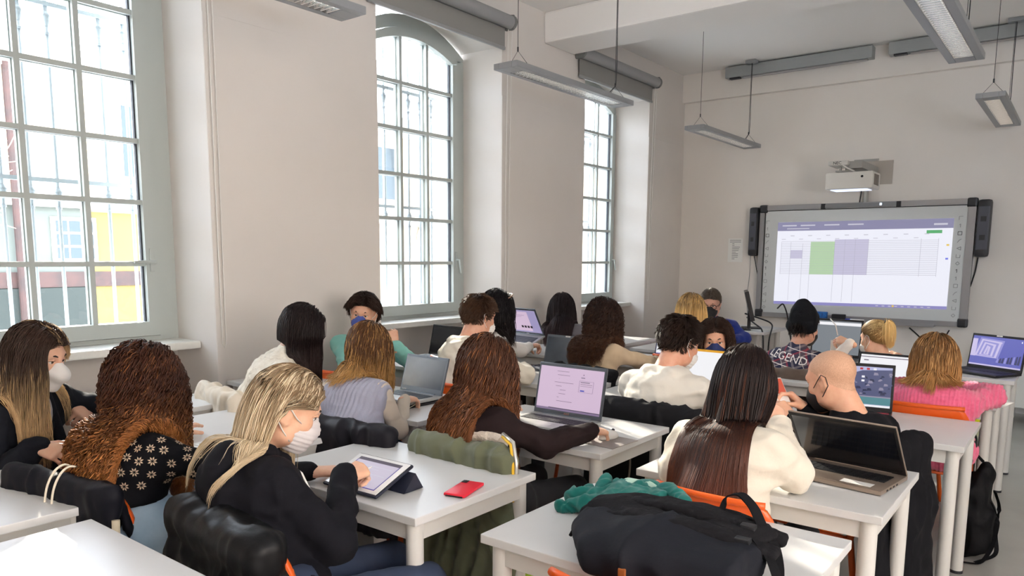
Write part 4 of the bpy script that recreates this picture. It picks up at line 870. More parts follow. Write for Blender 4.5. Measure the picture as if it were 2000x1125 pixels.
def grow(c, H, coll, n=900, dens=2.3, L=.4, M=22, part=.0, stiff=.62, thick=.022, cols=((60, 42, 32), (60, 42, 32)), hi=None, hi_p=.0, r=.0024, curl=0, wave=.06, clump=.5, init=(1., .35, .25), lens=(.8, 1.08), rng=1, back=0., tie=None, gpull=1., flip=0., var=.13, fringe=None, ombre=(.35, 1.), tilt=(0, 0, 0), ph_coh=5., fr0=-.025, W=(.115, .13), hi_from=.12, fclear=.075, tuck=0, wr=.0, Wb=0, short_left=1., tightk=1., body=None, behind=0.):
    R = np.random.default_rng(rng); n = int(n*dens); r = r*.72; p, _ = scalp(n); p = p+R.normal(0, .0022, p.shape); N = len(p)
    d0 = np.stack([np.sign(p[:, 0]-part)*init[0]*np.clip(np.abs(p[:, 0]-part)/.012, .3, 1), np.full(N, -init[1]), np.full(N, init[2])], 1)
    wf = np.clip((p[:, 1]-fr0)/.06, 0, 1)[:, None]*(1 if fringe is None else 1); d0 = wf*d0+(1-wf)*np.stack([np.sign(p[:, 0])*.22*np.clip(np.abs(p[:, 0])/.03, 0, 1), np.full(N, -.8), np.full(N, -.7)], 1)
    nor = (p-V(0, -.012, .032))/V(.0765, .097, .085)**2; nor /= np.linalg.norm(nor, axis=1)[:, None]
    d0 = d0-nor*(d0*nor).sum(1)[:, None]*.9; d0 /= np.maximum(1e-6, np.linalg.norm(d0, axis=1))[:, None]
    X = c+p @ H.T; D = d0 @ H.T; off = .004+thick*R.random(N)**1.0; ln = L*R.uniform(lens[0], lens[1], N)*np.where((p[:, 0] < .002) & (p[:, 1] > -.06), short_left, 1.); S = np.zeros((N, M, 3)); S[:, 0] = X
    face = []; Hs = np.linalg.norm(H[:, 0]); Hn = H/Hs; br, bf = body if body else (H[:, 0], H[:, 1]); G = V(tilt[0], tilt[1], -1.)
    tiep = None if tie is None else c+H @ V(*tie)
    for s in range(1, M):
        ds = (ln/(M-1))[:, None]; t = s/M
        if tiep is not None and t < .42:
            g = tiep-X; dist_ = np.linalg.norm(g, axis=1)[:, None]; g = g/np.maximum(1e-6, dist_); D = .45*D+.55*g; D /= np.linalg.norm(D, axis=1)[:, None]; step = np.minimum(dist_/max(1, (.42*M-s)), .03); off_s = np.minimum(off, .010)
        else:
            if tiep is not None and abs(t-.42) < 1.01/M: D = (H @ V(0, -.75, .55))[None]*np.ones_like(D)+R.normal(0, .22, D.shape)
            D = D*stiff+G*(1-stiff)*gpull+back*(H @ V(0, -1, 0))*(1-t); D /= np.linalg.norm(D, axis=1)[:, None]; step = ds; off_s = off+wr*np.clip((c[2]-.08-X[:, 2])/.06, 0, 1)
        Y = X+D*step
        for _ in range(2):
            q = sdf(coll+face, Y); bad = q < off_s
            if bad.any(): gr = sgrad(coll+face, Y[bad]); Y[bad] += gr*(off_s[bad]-q[bad])[:, None]
        lo_ = (Y-c) @ Hn/Hs; fz = (lo_[:, 1] > .030) & (lo_[:, 2] < fclear) & (lo_[:, 2] > -.14) & (np.abs(lo_[:, 0]) < .064)
        if fz.any() and L > .1: sg = np.where(p[fz, 0] >= part, 1., -1.); lo_[fz, 0] += sg*.55*np.maximum(.064-sg*lo_[fz, 0], 0); lo_[fz, 1] -= .008; Y[fz] = c+(lo_[fz]*Hs) @ Hn.T
        if tuck:
            fz = (lo_[:, 1] > -.025) & (lo_[:, 2] < .035) & (lo_[:, 2] > -.13) & (lo_[:, 0]*tuck > .02); lo_[fz, 1] -= .6*(lo_[fz, 1]+.03); lo_[fz, 0] = np.where(np.abs(lo_[fz, 0]) < .088, tuck*.088, lo_[fz, 0]); Y[fz] = c+(lo_[fz]*Hs) @ Hn.T
        rel = Y-c; lat = rel @ br; lim = W[0]+(W[1]-W[0])*t+.5*off; ex = np.sign(lat)*np.maximum(np.abs(lat)-lim, 0)*(rel[:, 2] < -.05); Y = Y-.55*ex[:, None]*br
        if Wb: ex = rel @ bf; Y = Y+(.55*(np.maximum(-ex-Wb-.5*off, 0)-np.maximum(ex-Wb-.5*off, 0))*(rel[:, 2] < -.05))[:, None]*bf
        if behind: Y = Y-behind*ds*np.clip((-.03-rel[:, 2])/.06, 0, 1)[:, None]*np.clip((rel @ bf+.12)/.06, 0, 1)[:, None]*bf
        dd = Y-X; ll = np.linalg.norm(dd, axis=1)[:, None]; D = .55*D+.45*dd/np.maximum(1e-6, ll); D /= np.linalg.norm(D, axis=1)[:, None]
        X = Y; S[:, s] = X
    # clumps
    K = max(8, N//14); gi = R.choice(N, K, False); cl = gi[np.argmin(((p[:, None]-p[gi][None])**2).sum(-1), 1)]; t = np.linspace(0, 1, M)[None, :, None]
    S = S+(S[cl]+(S[:, :1]-S[cl][:, :1])*.5-S)*(clump*t**1.2)*(np.linalg.norm(S[cl][:, -1]-S[:, -1], axis=1) < .14)[:, None, None]
    if curl:
        T = np.gradient(S, axis=1); T /= np.maximum(1e-9, np.linalg.norm(T, axis=2))[..., None]; A = np.cross(T, V(.2, .9, .3)); A /= np.maximum(1e-6, np.linalg.norm(A, axis=2))[..., None]; B = np.cross(T, A)
        ph = vnoise(p[cl], ph_coh*10, 3)*PI*2+R.normal(0, .35, N); wl = wave*R.uniform(.85, 1.2, N); arc = np.linspace(0, 1, M)[None]*ln[:, None]; a = 2*PI*arc/wl[:, None]+ph[:, None]
        amp = curl*np.clip(arc/.09, 0, 1)*R.uniform(.7, 1.25, N)[:, None]
        S = S+amp[..., None]*(np.cos(a)[..., None]*A+.8*np.sin(a)[..., None]*B)
    rad = r*R.uniform(.75, 1.25, N)[:, None]*np.interp(np.linspace(0, 1, M), [0, .1, .7, 1], [.6, 1, .9, .12])[None]
    c0, c1 = lin(cols[0]), lin(cols[1]); w = np.clip((np.linspace(0, 1, M)-ombre[0])/(ombre[1]-ombre[0]), 0, 1)[None, :, None]*np.ones((N, 1, 1)); C = c0*(1-w)+c1*w
    if hi is not None: pick = (R.random(N) < hi_p)[:, None, None]; C = np.where(pick & (np.linspace(0, 1, M)[None, :, None] > hi_from), lin(hi), C)
    C = C*R.uniform(1-var, 1+var, N)[:, None, None]
    V_, F_, C_ = tubes(S, rad, C)
    # close-fitting base over the scalp so no skin shows between strands
    hp, hf = head_mesh(False); keep = hp[:, 2] > np.interp(hp[:, 1], *HL)+.006; q = hp+vnormals(hp, hf)*.007; fk = keep[hf].all(1) & (np.abs(hp[hf][:, :, 0]).max(1) < .0775)
    b = len(V_); return np.concatenate([V_, c+q @ H.T]), np.concatenate([F_, hf[fk]+b]), np.concatenate([C_, np.tile(c0*.8, (len(hp), 1))])
def clean(v, f, cols=None):
    used = np.zeros(len(v), bool); used[f.ravel()] = True; m = np.cumsum(used)-1
    return (v[used], m[f]) if cols is None else (v[used], m[f], cols[used])
def person(label, head, look, pelvis, face, top, bottom, hair=None, arms=None, man=False, tone=(222, 178, 150), mask=None, glasses=False, pad=.012, size=.94, vox=.011, legs=None, collar=.012, hood=None, eyes=True, roll=0., wrinkle=.005, sleeve=None, seed=0, extra=None, torso_k=1., hem=0., closed=False, browc=None, lean_sh=0., sh_off=(0, 0, 0), ribs=None, crop=None):
    """face: yaw of the torso in degrees (0 = towards the whiteboard, + = turned to the window wall)"""
    hs = size*1.02; c = V(*head); a = math.radians(face); fw = V(-math.sin(a), math.cos(a), 0); r_ = V(math.cos(a), math.sin(a), 0)
    up0 = nrm(V(0, 0, 1)+roll*r_); H = frame(look, up0); P = V(pelvis[0], pelvis[1], pelvis[2] if len(pelvis) > 2 else .56)
    Nk = c+H @ V(0, -.045, -.155)*hs-V(0, 0, .03); Tz = nrm(Nk-P); sr = nrm(r_-Tz*(r_@Tz)*.3); sr = nrm(sr+V(0, 0, lean_sh)); bk = -fw; base = V(P[0], P[1], 0)
    mid = P+(Nk-P)*.42+bk*.035; ch = P+(Nk-P)*.74+bk*.012; sw = .158*size*(1.12 if man else 1.); Nk2 = Nk+V(*sh_off)
    SH = {1: Nk2+sr*sw-Tz*.058, -1: Nk2-sr*sw-Tz*.058}
    k = size*torso_k
    def torso(pd):
        return [cap(P-r_*.085*k+V(0, 0, .0), P+r_*.085*k,   .106*k+pd*.6, k=.04), cap(mid-r_*.050*k, mid+r_*.050*k, .084*k+pd, k=.05), cap(ch-sr*.068*k, ch+sr*.068*k, .092*k+pd, k=.05),
                cap(P, mid, .088*k+pd, k=.05), cap(mid, ch, .088*k+pd, k=.05), cap(SH[-1], SH[1], .042*k+pd*.45, k=.05), cap(ch, Nk-Tz*.03, .078*k+pd*.5, .052, k=.045)]
    arms = arms or {}; A = {}
    for s, nm in ((1, 'R'), (-1, 'L')):
        d = dict(arms.get(nm, {})); S = SH[s]; l1, l2 = .285*size, .250*size
        W = V(*d['wrist']) if 'wrist' in d else P+fw*.30+r_*s*.10+V(0, 0, .13)
        E, W2 = ik(S, W, l1, l2, d.get('hint', tuple(s*r_*.5+V(0, 0, -1)+bk*.3)))
        if 'elbow' in d: E = V(*d['elbow']); W2 = W
        hd = nrm(V(*d['dir'])) if 'dir' in d else nrm(nrm(W2-E)+V(0, 0, -.1)); A[s] = (S, E, W2, hd, V(*d.get('dorsal', (0, 0, 1))), d.get('pose', 'relaxed'), 'wrist' in d)
    def armp(pd, cuff=0.):
        o = []
        for s in (1, -1):
            S, E, W = A[s][:3]; o += [cap(S-nrm(S-Nk)*.012, E, .044*size+pd*.65, .038*size+pd*.75, k=.05), cap(E, W-nrm(W-E)*cuff, .038*size+pd*.75, .028*size+pd*.6, k=.025)]
        return o
    Lg = []
    for i, s in enumerate((1, -1)):
        hip = P+r_*s*.085+V(0, 0, -.03); kn, an = (legs[i] if legs else (None, None))
        kn = V(*kn) if kn is not None else P+fw*.40*size/.94+r_*s*.115+V(0, 0, -.04)
        an = V(*an) if an is not None else kn+fw*.03+V(0, 0, .075-kn[2]); Lg.append((hip, kn, an))
    # --- the body: one skin mesh (head, neck, trunk, limbs, hands)
    hv, hf = head_mesh(man); parts = [(c+(hv*hs) @ H.T, hf)]
    inner = torso(-.02)+armp(-.012)+[cap(Nk-Tz*.03, c+H @ V(0, -.03, -.07)*hs, .050*size, .046*size, k=.02)]
    for hip, kn, an in Lg: inner += [cap(hip, kn, .065, .045, k=.03), cap(kn, an, .042, .034, k=.02)]
    parts.append(surface(inner, .016))
    for s in (1, -1):
        S, E, W, hd, do, ps, _ = A[s]; v, f = hand_mesh(ps); v = v*size*.98
        if s == -1: v = v*V(-1, 1, 1); f = f[:, ::-1]
        Hf = frame(hd, do); parts.append((W+(v @ Hf.T), f))
    o = 0; vs, fs = [], []
    for v, f in parts: vs.append(v); fs.append(f+o); o += len(v)
    body = mk('person', np.concatenate(vs), np.concatenate(fs), skin(tone), None, True, base)
    tag(body, label, 'person', 'people in the classroom')
    K = dict(parent=body, origin=base)
    # --- clothes
    tp = torso(pad)+armp(pad)+[cap(Nk-Tz*.045, Nk+Tz*.026+H @ V(0, .010, 0), .060*size+collar, .054*size+collar, k=.03)]
    if hem: tp += [cap(P-r_*.09+V(0, 0, -hem), P+r_*.09+V(0, 0, -hem), .115+pad, k=.05)]
    if hood == 'down':
        hb = Nk+Tz*.012
        for q in (-1, 1): tp += [cap(hb+sr*q*.035+fw*.075-Tz*.03, hb+sr*q*.088+fw*.01, .026, .032, k=.015), cap(hb+sr*q*.088+fw*.01, hb+sr*q*.06-fw*.075+Tz*.012, .032, .036, k=.015)]
        tp += [cap(hb-sr*.06-fw*.078+Tz*.012, hb+sr*.06-fw*.078+Tz*.012, .036, k=.015), ell(hb-fw*.105-Tz*.065, (.115, .050, .085), np.stack([sr, fw, np.cross(sr, fw)], 1), k=.02), cap(hb-sr*.07-fw*.11-Tz*.11, hb+sr*.07-fw*.11-Tz*.11, .032, k=.03)]
    fo0 = folds(wrinkle, 11., seed, (.75, .75, 1.5)); fo1 = folds(wrinkle*.6, 19., seed+7, (.8, .8, 1.3))
    fo = lambda q: fo0(q)+fo1(q)
    def relief(Pp):
        d = fo(Pp)
        if ribs: d = d+ribs[0]*np.clip(1.6*np.sin(2*PI*((Pp-P) @ r_)/ribs[1]), -1, 1)
        return d
    v, f = surface(tp, vox, disp=relief, cut=[lambda X: P[2]+crop-.03*np.sin(X[..., 0]*40)*.3-X[..., 2]] if crop else None); sm = top[1]; sleeves = sleeve
    if sleeves:                                # a vest over a long sleeve shirt
        v2, f2 = surface(torso(pad)+[cap(Nk-Tz*.045, Nk+Tz*.004, .062, .058, k=.03)], vox, disp=relief); tops = mk(top[0], v2, f2, sm, smooth=True, **K)
        v, f = surface(torso(-.012)+armp(.004)+[cap(Nk-Tz*.045, Nk+Tz*.012, .058, .055, k=.03)], vox, disp=folds(.003, 10, seed)); mk(sleeves[0], v, f, sleeves[1], smooth=True, **K)
    else: tops = mk(top[0], v, f, sm, smooth=True, **K)
    bp_ = [cap(P-r_*.085, P+r_*.085, .118*size, k=.04)]
    if crop: bp_ += [cap(P, P+(mid-P)*.75, .112*size, .092*size, k=.05), cap(P-r_*.07, P+r_*.07+V(0, 0, .06), .115*size, k=.05)]
    for hip, kn, an in Lg: bp_ += [cap(hip, kn, .082*size, .062*size, k=.03), cap(kn, an+V(0, 0, .02), .060*size, .050*size, k=.02)]
    v, f = surface(bp_, .014, disp=folds(.005, 11, seed+3)); mk(bottom[0], v, f, bottom[1], smooth=True, **K)
    for hip, kn, an in Lg:
        df = nrm(V(fw[0], fw[1], 0)); v, f = surface([cap((an[0], an[1], .055), V(an[0], an[1], .05)+df*.02, .045, k=.02), cap(V(an[0], an[1], .045)-df*.04, V(an[0], an[1], .038)+df*.15, .043, .034, k=.02)], .011, cut=[lambda X: .004-X[..., 2]]); mk('shoe', v, f, mat('shoe_dark', (44, 42, 44), .6) if not bottom[2:] else bottom[2], smooth=True, **K)
    # --- face details
    W_ = lambda q: c+(np.asarray(q, float)*hs) @ H.T
    if eyes:
        for s in (-1, 1):
            m = MB(); e = V(s*.031, .0715, .004); m.ball(W_(e), .0125*hs); ey = m.build('eye', white_eye, smooth=True, **K); g_ = nrm(H @ V(0, 1, -.05))
            m = MB(); b_ = W_(e)+g_*.0108*hs; Hh = frame(g_); m.M = np.block([[Hh, b_[:, None]], [np.zeros((1, 3)), np.ones((1, 1))]]); m.ball((0, 0, 0), (.0062, .0030, .0062), 0); m.ball((0, .0012, 0), (.0030, .0028, .0030), 1); m.M = None
            io = m.build('iris', [iris_m, pupil_m], ey, True, base)
            v, f = surface([cap((s*.013, .0795, .0085), (s*.031, .0835, .0125), .0042, k=.004), cap((s*.031, .0835, .0125), (s*.047, .072, .0085), .0040, k=.004)], .0024); mk('eyelid', W_(v), f, skin(tone), smooth=True, **K)
            m = MB(); m.tube([W_((s*.014, .0828, .006)), W_((s*.031, .0868, .0098)), W_((s*.048, .0755, .006))], [.0009, .0014, .0009], 6); m.build('lashes', brow_m, smooth=True, **K)
            m = MB(); m.tube([W_((s*.012, .0905, .024)), W_((s*.030, .0880, .0305)), W_((s*.051, .0700, .027))], [.0030, .0036, .0016], 8); m.build('eyebrow', browc or brow_m, smooth=True, **K)
    if mask: make_mask(mask, W_, hs, K)
    if glasses:
        m = MB()
        for s in (-1, 1):
            t = np.linspace(0, 2*PI, 21); q = np.stack([s*.033+.026*np.sign(np.cos(t))*np.abs(np.cos(t))**.7, .100-.004*np.abs(np.cos(t)), .002+.019*np.sign(np.sin(t))*np.abs(np.sin(t))**.7], 1); m.tube(W_(q), .0024, 6); m.tube(W_([(s*.060, .096, .008), (s*.080, .05, .006), (s*.083, -.005, .003)]), .0022, 6)
        m.tube(W_([(-.008, .101, .004), (0, .103, .006), (.008, .101, .004)]), .002, 6); m.build('spectacles', black, smooth=True, **K)
    coll = [ell(c+H @ V(0, -.012, .032)*hs, V(.077, .097, .085)*hs, H, k=.01), ell(c+H @ V(0, .03, -.03)*hs, V(.062, .06, .084)*hs, H, k=.02)]+tp
    if hair:
        h = dict(hair); fn = h.pop('fn', None); hm = h.pop('mat', hair_m)
        if fn: fn(c, H, hs, K)
        else:
            v, f, cc = grow(c, H*hs, coll, rng=seed+11, body=(r_, fw), wr=wrinkle*1.3, **h); v, f, cc = clean(v, f, cc); mk('hair', v, f, hm, smooth=True, cols=cc, **K)
    if extra: extra(dict(c=c, H=H, hs=hs, K=K, P=P, N=Nk, Tz=Tz, sr=sr, fw=fw, r=r_, A=A, top=tops, W=W_, tone=tone, ch=ch, legs=Lg, body=body, tp=tp))
    return body
def make_mask(kind, W_, hs, K):
    col = {'ffp2': mat('mask_white', (238, 236, 232), .75, bump=(120, .1)), 'white': mat('mask_white', (238, 236, 232), .75), 'grey': mat('mask_pale', (206, 200, 200), .75, bump=(60, .25)), 'blue': mat('mask_blue', (66, 84, 158), .75, bump=(60, .2)), 'navy': mat('mask_navy', (34, 48, 100), .75, bump=(80, .15)), 'black': mat('mask_black', (24, 24, 26), .7, bump=(80, .1))}[kind]
    if kind == 'ffp2': pr_ = [cap((0, .088, -.010), (0, .113, -.044), .015, .017, k=.02), cap((0, .113, -.046), (0, .080, -.108), .017, .014, k=.02), cap((-.052, .035, -.045), (0, .105, -.045), .020, .018, k=.04), cap((.052, .035, -.045), (0, .105, -.045), .020, .018, k=.04), cap((-.045, .035, -.085), (0, .082, -.10), .020, .018, k=.03), cap((.045, .035, -.085), (0, .082, -.10), .020, .018, k=.03)]
    else: pr_ = [ell((0, .046, -.056), (.0655, .060, .064), k=.02), cap((0, .088, -.008), (0, .104, -.036), .014, .017, k=.03), ell((0, .07, -.095), (.034, .03, .026), k=.03), cap((-.03, .085, -.055), (.03, .085, -.055), .018, k=.03)]
    v, f = surface(pr_, .0045, cut=[lambda X: (.018+.35*np.abs(X[..., 0])*0)-X[..., 1], lambda X: X[..., 2]-(-.012+.03*np.clip((X[..., 1]-.06)/.04, 0, 1)), lambda X: -.122-X[..., 2]], disp=(lambda P: .0012*np.sin(P[:, 2]*420)) if kind in ('blue', 'grey', 'white') else None)
    m = mk('face_mask', W_(v), f, col, smooth=True, **K); mb = MB()
    lp = {'navy': 'navy', 'black': 'black'}.get(kind)
    for s in (-1, 1):
        mb.tube(W_([(s*.066, .045, -.020), (s*.078, .026, -.010), (s*.086, .004, .006), (s*.090, -.018, .022), (s*.089, -.034, .008), (s*.084, -.032, -.026), (s*.080, .0, -.056), (s*.066, .035, -.082)]), .0019, 6)
    mb.build('ear_loop', col if lp else white_pl, m, True, K['origin'])
# ================================================================== PEOPLE
jeans_b = mat('jeans_blue', (66, 92, 128), .85, bump=(380, .2, .002), noise=(9, (92, 122, 158), .7)); jeans_l = mat('jeans_light', (142, 168, 190), .85, bump=(380, .2, .002), noise=(7, (182, 202, 216), .8)); jeans_d = mat('jeans_dark', (34, 44, 66), .85, bump=(380, .2, .002), noise=(8, (50, 64, 90), .6)); trousers = mat('trousers_black', (26, 26, 30), .85, bump=(300, .15, .002))
def cloth(n, c, b=(180, .25, .003), **k): return mat(n, tuple(int(x*(.72 if max(c) < 60 else 1)) for x in c), k.pop('rough', .88), bump=b, sheen=k.pop('sheen', .15 if max(c) > 90 else 0), spec=k.pop('spec', .2), **k)
def leanwrist(*a): return a
black_wool = cloth('wool_black', (30, 33, 42), (90, .3, .004), crease=(5, .4)); black_knit = cloth('knit_black', (18, 18, 24)); hoodie_bk = cloth('hoodie_black', (26, 26, 34), (60, .15, .004), crease=(6, .5))
fleece = cloth('fleece_cream', (226, 220, 206), (48, .9, .012), noise=(30, (206, 198, 182), .7)); teal = cloth('sweat_teal', (122, 186, 178), (25, .25, .006), crease=(6, .5)); brown_top = cloth('top_dark_brown', (48, 33, 34), (40, .2, .004), crease=(8, .6))
cream_h = cloth('hoodie_cream', (214, 207, 191), (30, .2, .005), crease=(6, .6)); white_h = cloth('hoodie_white', (216, 211, 200), (22, .3, .007), crease=(5, .7)); beige = cloth('top_beige', (208, 184, 152), (30, .2, .005), crease=(7, .5)); grey_w = cloth('wool_grey', (104, 102, 108)); white_t = cloth('top_white', (232, 228, 222)); navy_t = cloth('top_navy', (38, 42, 66)); blue_sw = cloth('sweater_blue', (28, 48, 128), (50, .25, .004), crease=(6, .4)); cream_j = cloth('jacket_cream', (214, 206, 190), (14, .5, .012), crease=(5, .6)); black_t = cloth('tee_black', (24, 25, 32), (30, .15, .004), crease=(6, .5))
pink_k = mat('knit_pink', (230, 102, 138), .9, bump=(160, .35, .004), sheen=.3, noise=(60, (206, 74, 112), .5)); vest_k = mat('knit_vest', (158, 160, 178), .9, bump=(140, .3, .004), sheen=.2); vest_s = cloth('shirt_oat', (206, 194, 178), (30, .2, .004), crease=(8, .5))
def plaid():
    m = bpy.data.materials.new('plaid_flannel'); m.use_nodes = True; nt = m.node_tree; b = nt.nodes['Principled BSDF']; b.inputs['Roughness'].default_value = .9
    co = nn(nt, 'ShaderNodeTexCoord'); mp = nn(nt, 'ShaderNodeMapping'); mp.inputs['Rotation'].default_value = (0, math.radians(24), 0); nt.links.new(co.outputs['Object'], mp.inputs['Vector'])
    def ramp(ax, sc, stops):
        w = nn(nt, 'ShaderNodeTexWave', wave_type='BANDS', bands_direction=ax, wave_profile='SAW'); w.inputs['Scale'].default_value = sc; w.inputs['Distortion'].default_value = .25; nt.links.new(mp.outputs[0], w.inputs['Vector'])
        r = nn(nt, 'ShaderNodeValToRGB'); r.color_ramp.interpolation = 'CONSTANT'; e = r.color_ramp.elements
        e[0].position = 0; e[0].color = rgb(stops[0][1]); e[1].position = stops[1][0]; e[1].color = rgb(stops[1][1])
        for p, c in stops[2:]: q = e.new(p); q.color = rgb(c)
        nt.links.new(w.outputs['Fac'], r.inputs['Fac']); return r
    st = [(0, (34, 38, 66)), (.30, (226, 214, 206)), (.34, (86, 74, 84)), (.55, (168, 52, 66)), (.64, (34, 38, 66)), (.80, (150, 142, 146)), (.92, (48, 44, 66))]
    a = ramp('X', 2.6, st); c = ramp('Z', 2.6, st); mx = nn(nt, 'ShaderNodeMix', data_type='RGBA'); mx.inputs['Factor'].default_value = .5
    nt.links.new(a.outputs[0], mx.inputs['A']); nt.links.new(c.outputs[0], mx.inputs['B']); nt.links.new(mx.outputs['Result'], b.inputs['Base Color']); MATS['plaid_flannel'] = m; return m
plaid_m = plaid()
def bvh(o): return BVHTree.FromPolygons([tuple(v.co) for v in o.data.vertices], [tuple(p.vertices) for p in o.data.polygons])
def on_back(q, pts, off=.003):
    """drop points (world) along the person's facing direction onto the garment"""
    t = bvh(q['top']); o = V(*q['K']['origin']); res = []
    for p in pts:
        h = t.ray_cast(Vector(p-o-q['fw']*.5), Vector(q['fw']))
        res.append(None if h[0] is None else np.array(h[0])+o-q['fw']*off)
    return res
def lettering(q):
    u = nrm(q['r']+V(0, 0, -.20)); w = np.cross(u, q['fw']); c = q['ch']+V(0, 0, .065)-q['r']*.015; m = MB()
    M4 = np.eye(4); M4[:3, 0] = u; M4[:3, 1] = w; M4[:3, 2] = -q['fw']; M4[:3, 3] = c
    t = MB(); text_shape(t, 'LEGEND', .072, M4, depth=0); v = np.concatenate(t.v); bm = bmesh.new(); vs = [bm.verts.new(x) for x in v]
    for f in t.f:
        try: bm.faces.new([vs[i] for i in f])
        except ValueError: pass
    bmesh.ops.subdivide_edges(bm, edges=[e for e in bm.edges if e.calc_length() > .012], cuts=2); bmesh.ops.triangulate(bm, faces=bm.faces); bm.verts.index_update()
    pv = np.array([tuple(x.co) for x in bm.verts]); pr_ = on_back(q, pv); ok = [p is not None for p in pr_]; m.add([p if p is not None else (0, 0, 0) for p in pr_], [tuple(x.index for x in f.verts) for f in bm.faces if all(ok[x.index] for x in f.verts)]); bm.free()
    for a, b in (((-.19, .055), (.16, .055)), ((.16, .055), (.205, -.01)), ((.205, -.01), (.14, -.055)), ((.14, -.055), (-.19, -.055)), ((-.19, -.055), (-.13, .055)), ((-.10, -.055), (.02, -.15)), ((.02, -.15), (.12, -.055)), ((-.14, -.16), (.04, -.055))):
        n = 14; L = [c+u*(a[0]+(b[0]-a[0])*i/n)+w*(a[1]+(b[1]-a[1])*i/n) for i in range(n+1)]; L = [p for p in on_back(q, L) if p is not None]
        if len(L) > 2: m.tube(L, .0028, 5)
    m.build('printed_lettering', mat('print_white', (238, 234, 230), .8), q['top'], origin=q['K']['origin'])
def snowflakes(q):
    t = q['top']; o = V(*q['K']['origin']); P = np.array([tuple(v.co) for v in t.data.vertices])+o; N = np.array([tuple(v.normal) for v in t.data.vertices])
    rel = (P-q['N'])@q['Tz']; m = MB(); R = np.random.default_rng(3); done = []
    ok = np.where((rel < -.005) & (rel > -.15) & (np.linalg.norm(P-q['N'], axis=1) < .30) & (N @ q['fw'] < .55))[0]; R.shuffle(ok)
    for i in ok:
        if all(np.linalg.norm(P[i]-d) > .036 for d in done):
            done.append(P[i]); n = N[i]; a = nrm(np.cross(n, V(.3, .2, .9))); b = np.cross(n, a)
            for k in range(8):
                d = a*math.cos(k*PI/4)+b*math.sin(k*PI/4); e = np.cross(n, d); c = P[i]+n*.0025
                m.add([c+d*.003, c+d*.009+e*.0026, c+d*.0155, c+d*.009-e*.0026], [(0, 1, 2, 3)])
    m.build('snowflake_pattern', mat('snowflake_yarn', (206, 184, 158), .9), t, origin=q['K']['origin'])
def rings(q, frac, n=3):
    pass
A1 = lambda **k: k
# --- 1 woman in a black coat, white moulded mask
def p1x(q):
    c = q['ch']+q['fw']*.075+q['Tz']*.05; v, f = surface([ell(c, (.055, .055, .10), np.stack([q['sr'], q['fw'], V(0, 0, 1)], 1))], .008); mk('shirt', v, f, cloth('shirt_grey', (140, 138, 142)), smooth=True, **q['K'])
    for s in (-1, 1):
        a = q['N']+q['sr']*s*.05+q['fw']*.06; v, f = surface([cap(a, q['ch']+q['fw']*.135+q['sr']*s*.035-q['Tz']*.10, .026, .022, k=.02)], .008); mk('lapel', v, f, black_wool, smooth=True, **q['K'])
    m = MB(); W, E = q['A'][-1][2], q['A'][-1][1]; d = nrm(W-E); v, f = surface([cap(W-d*.035, W-d*.008, .033, .031)], .007); mk('watch_strap', v, f, black, smooth=True, **q['K'])
person('woman in a black coat and white moulded mask, long hair fading to blonde', (-3.13, 1.10, 1.115), (.82, .56, -.32), (-3.33, 1.12), -62, ('coat', black_wool), ('trousers', trousers), dict(n=1500, L=.50, cols=((58, 42, 34), (196, 164, 122)), ombre=(.25, .75), hi=(190, 160, 118), hi_p=.14, hi_from=.3, W=(.10, .125), short_left=.14, r=.0024, thick=.018, clump=.5, init=(1., .3, .3), curl=.003, wave=.16, M=24, part=.0),
       dict(L=dict(wrist=(-3.24, 1.33, .872), elbow=(-3.30, 1.44, .80), pose='hold', dir=(.35, -.85, -.25), dorsal=(.6, .3, .7)), R=dict(wrist=(-2.98, 1.02, .80), pose='relaxed', dir=(.7, .55, -.2), dorsal=(.3, -.5, .8))), mask='ffp2', pad=.026, wrinkle=.009, seed=1, extra=p1x)
# --- 2 curly auburn hair, snowflake yoke
person('woman with long auburn curls in a black sweater with a snowflake yoke', (-2.52, 1.20, 1.055), (-.62, .74, -.42), (-2.42, 1.10), 12, ('sweater', black_knit), ('jeans', jeans_l), dict(n=1900, L=.52, cols=((66, 37, 26), (172, 110, 62)), ombre=(.15, .75), hi=(186, 124, 70), hi_p=.16, hi_from=.35, r=.0026, thick=.040, curl=.0115, wave=.052, clump=.68, M=42, init=(1., .5, .45), stiff=.66),
       dict(R=dict(wrist=(-2.02, 1.50, .775), elbow=(-2.12, 1.28, .80), pose='flat', dir=(.6, .8, 0)), L=dict(wrist=(-2.98, 1.58, .775), pose='flat', dir=(-.45, .9, -.02))), legs=(((-2.44, 1.47, .58), (-2.42, 1.54, .08)), ((-2.78, 1.47, .575), (-2.80, 1.56, .08))), seed=2, extra=snowflakes, pad=.010, crop=.16)
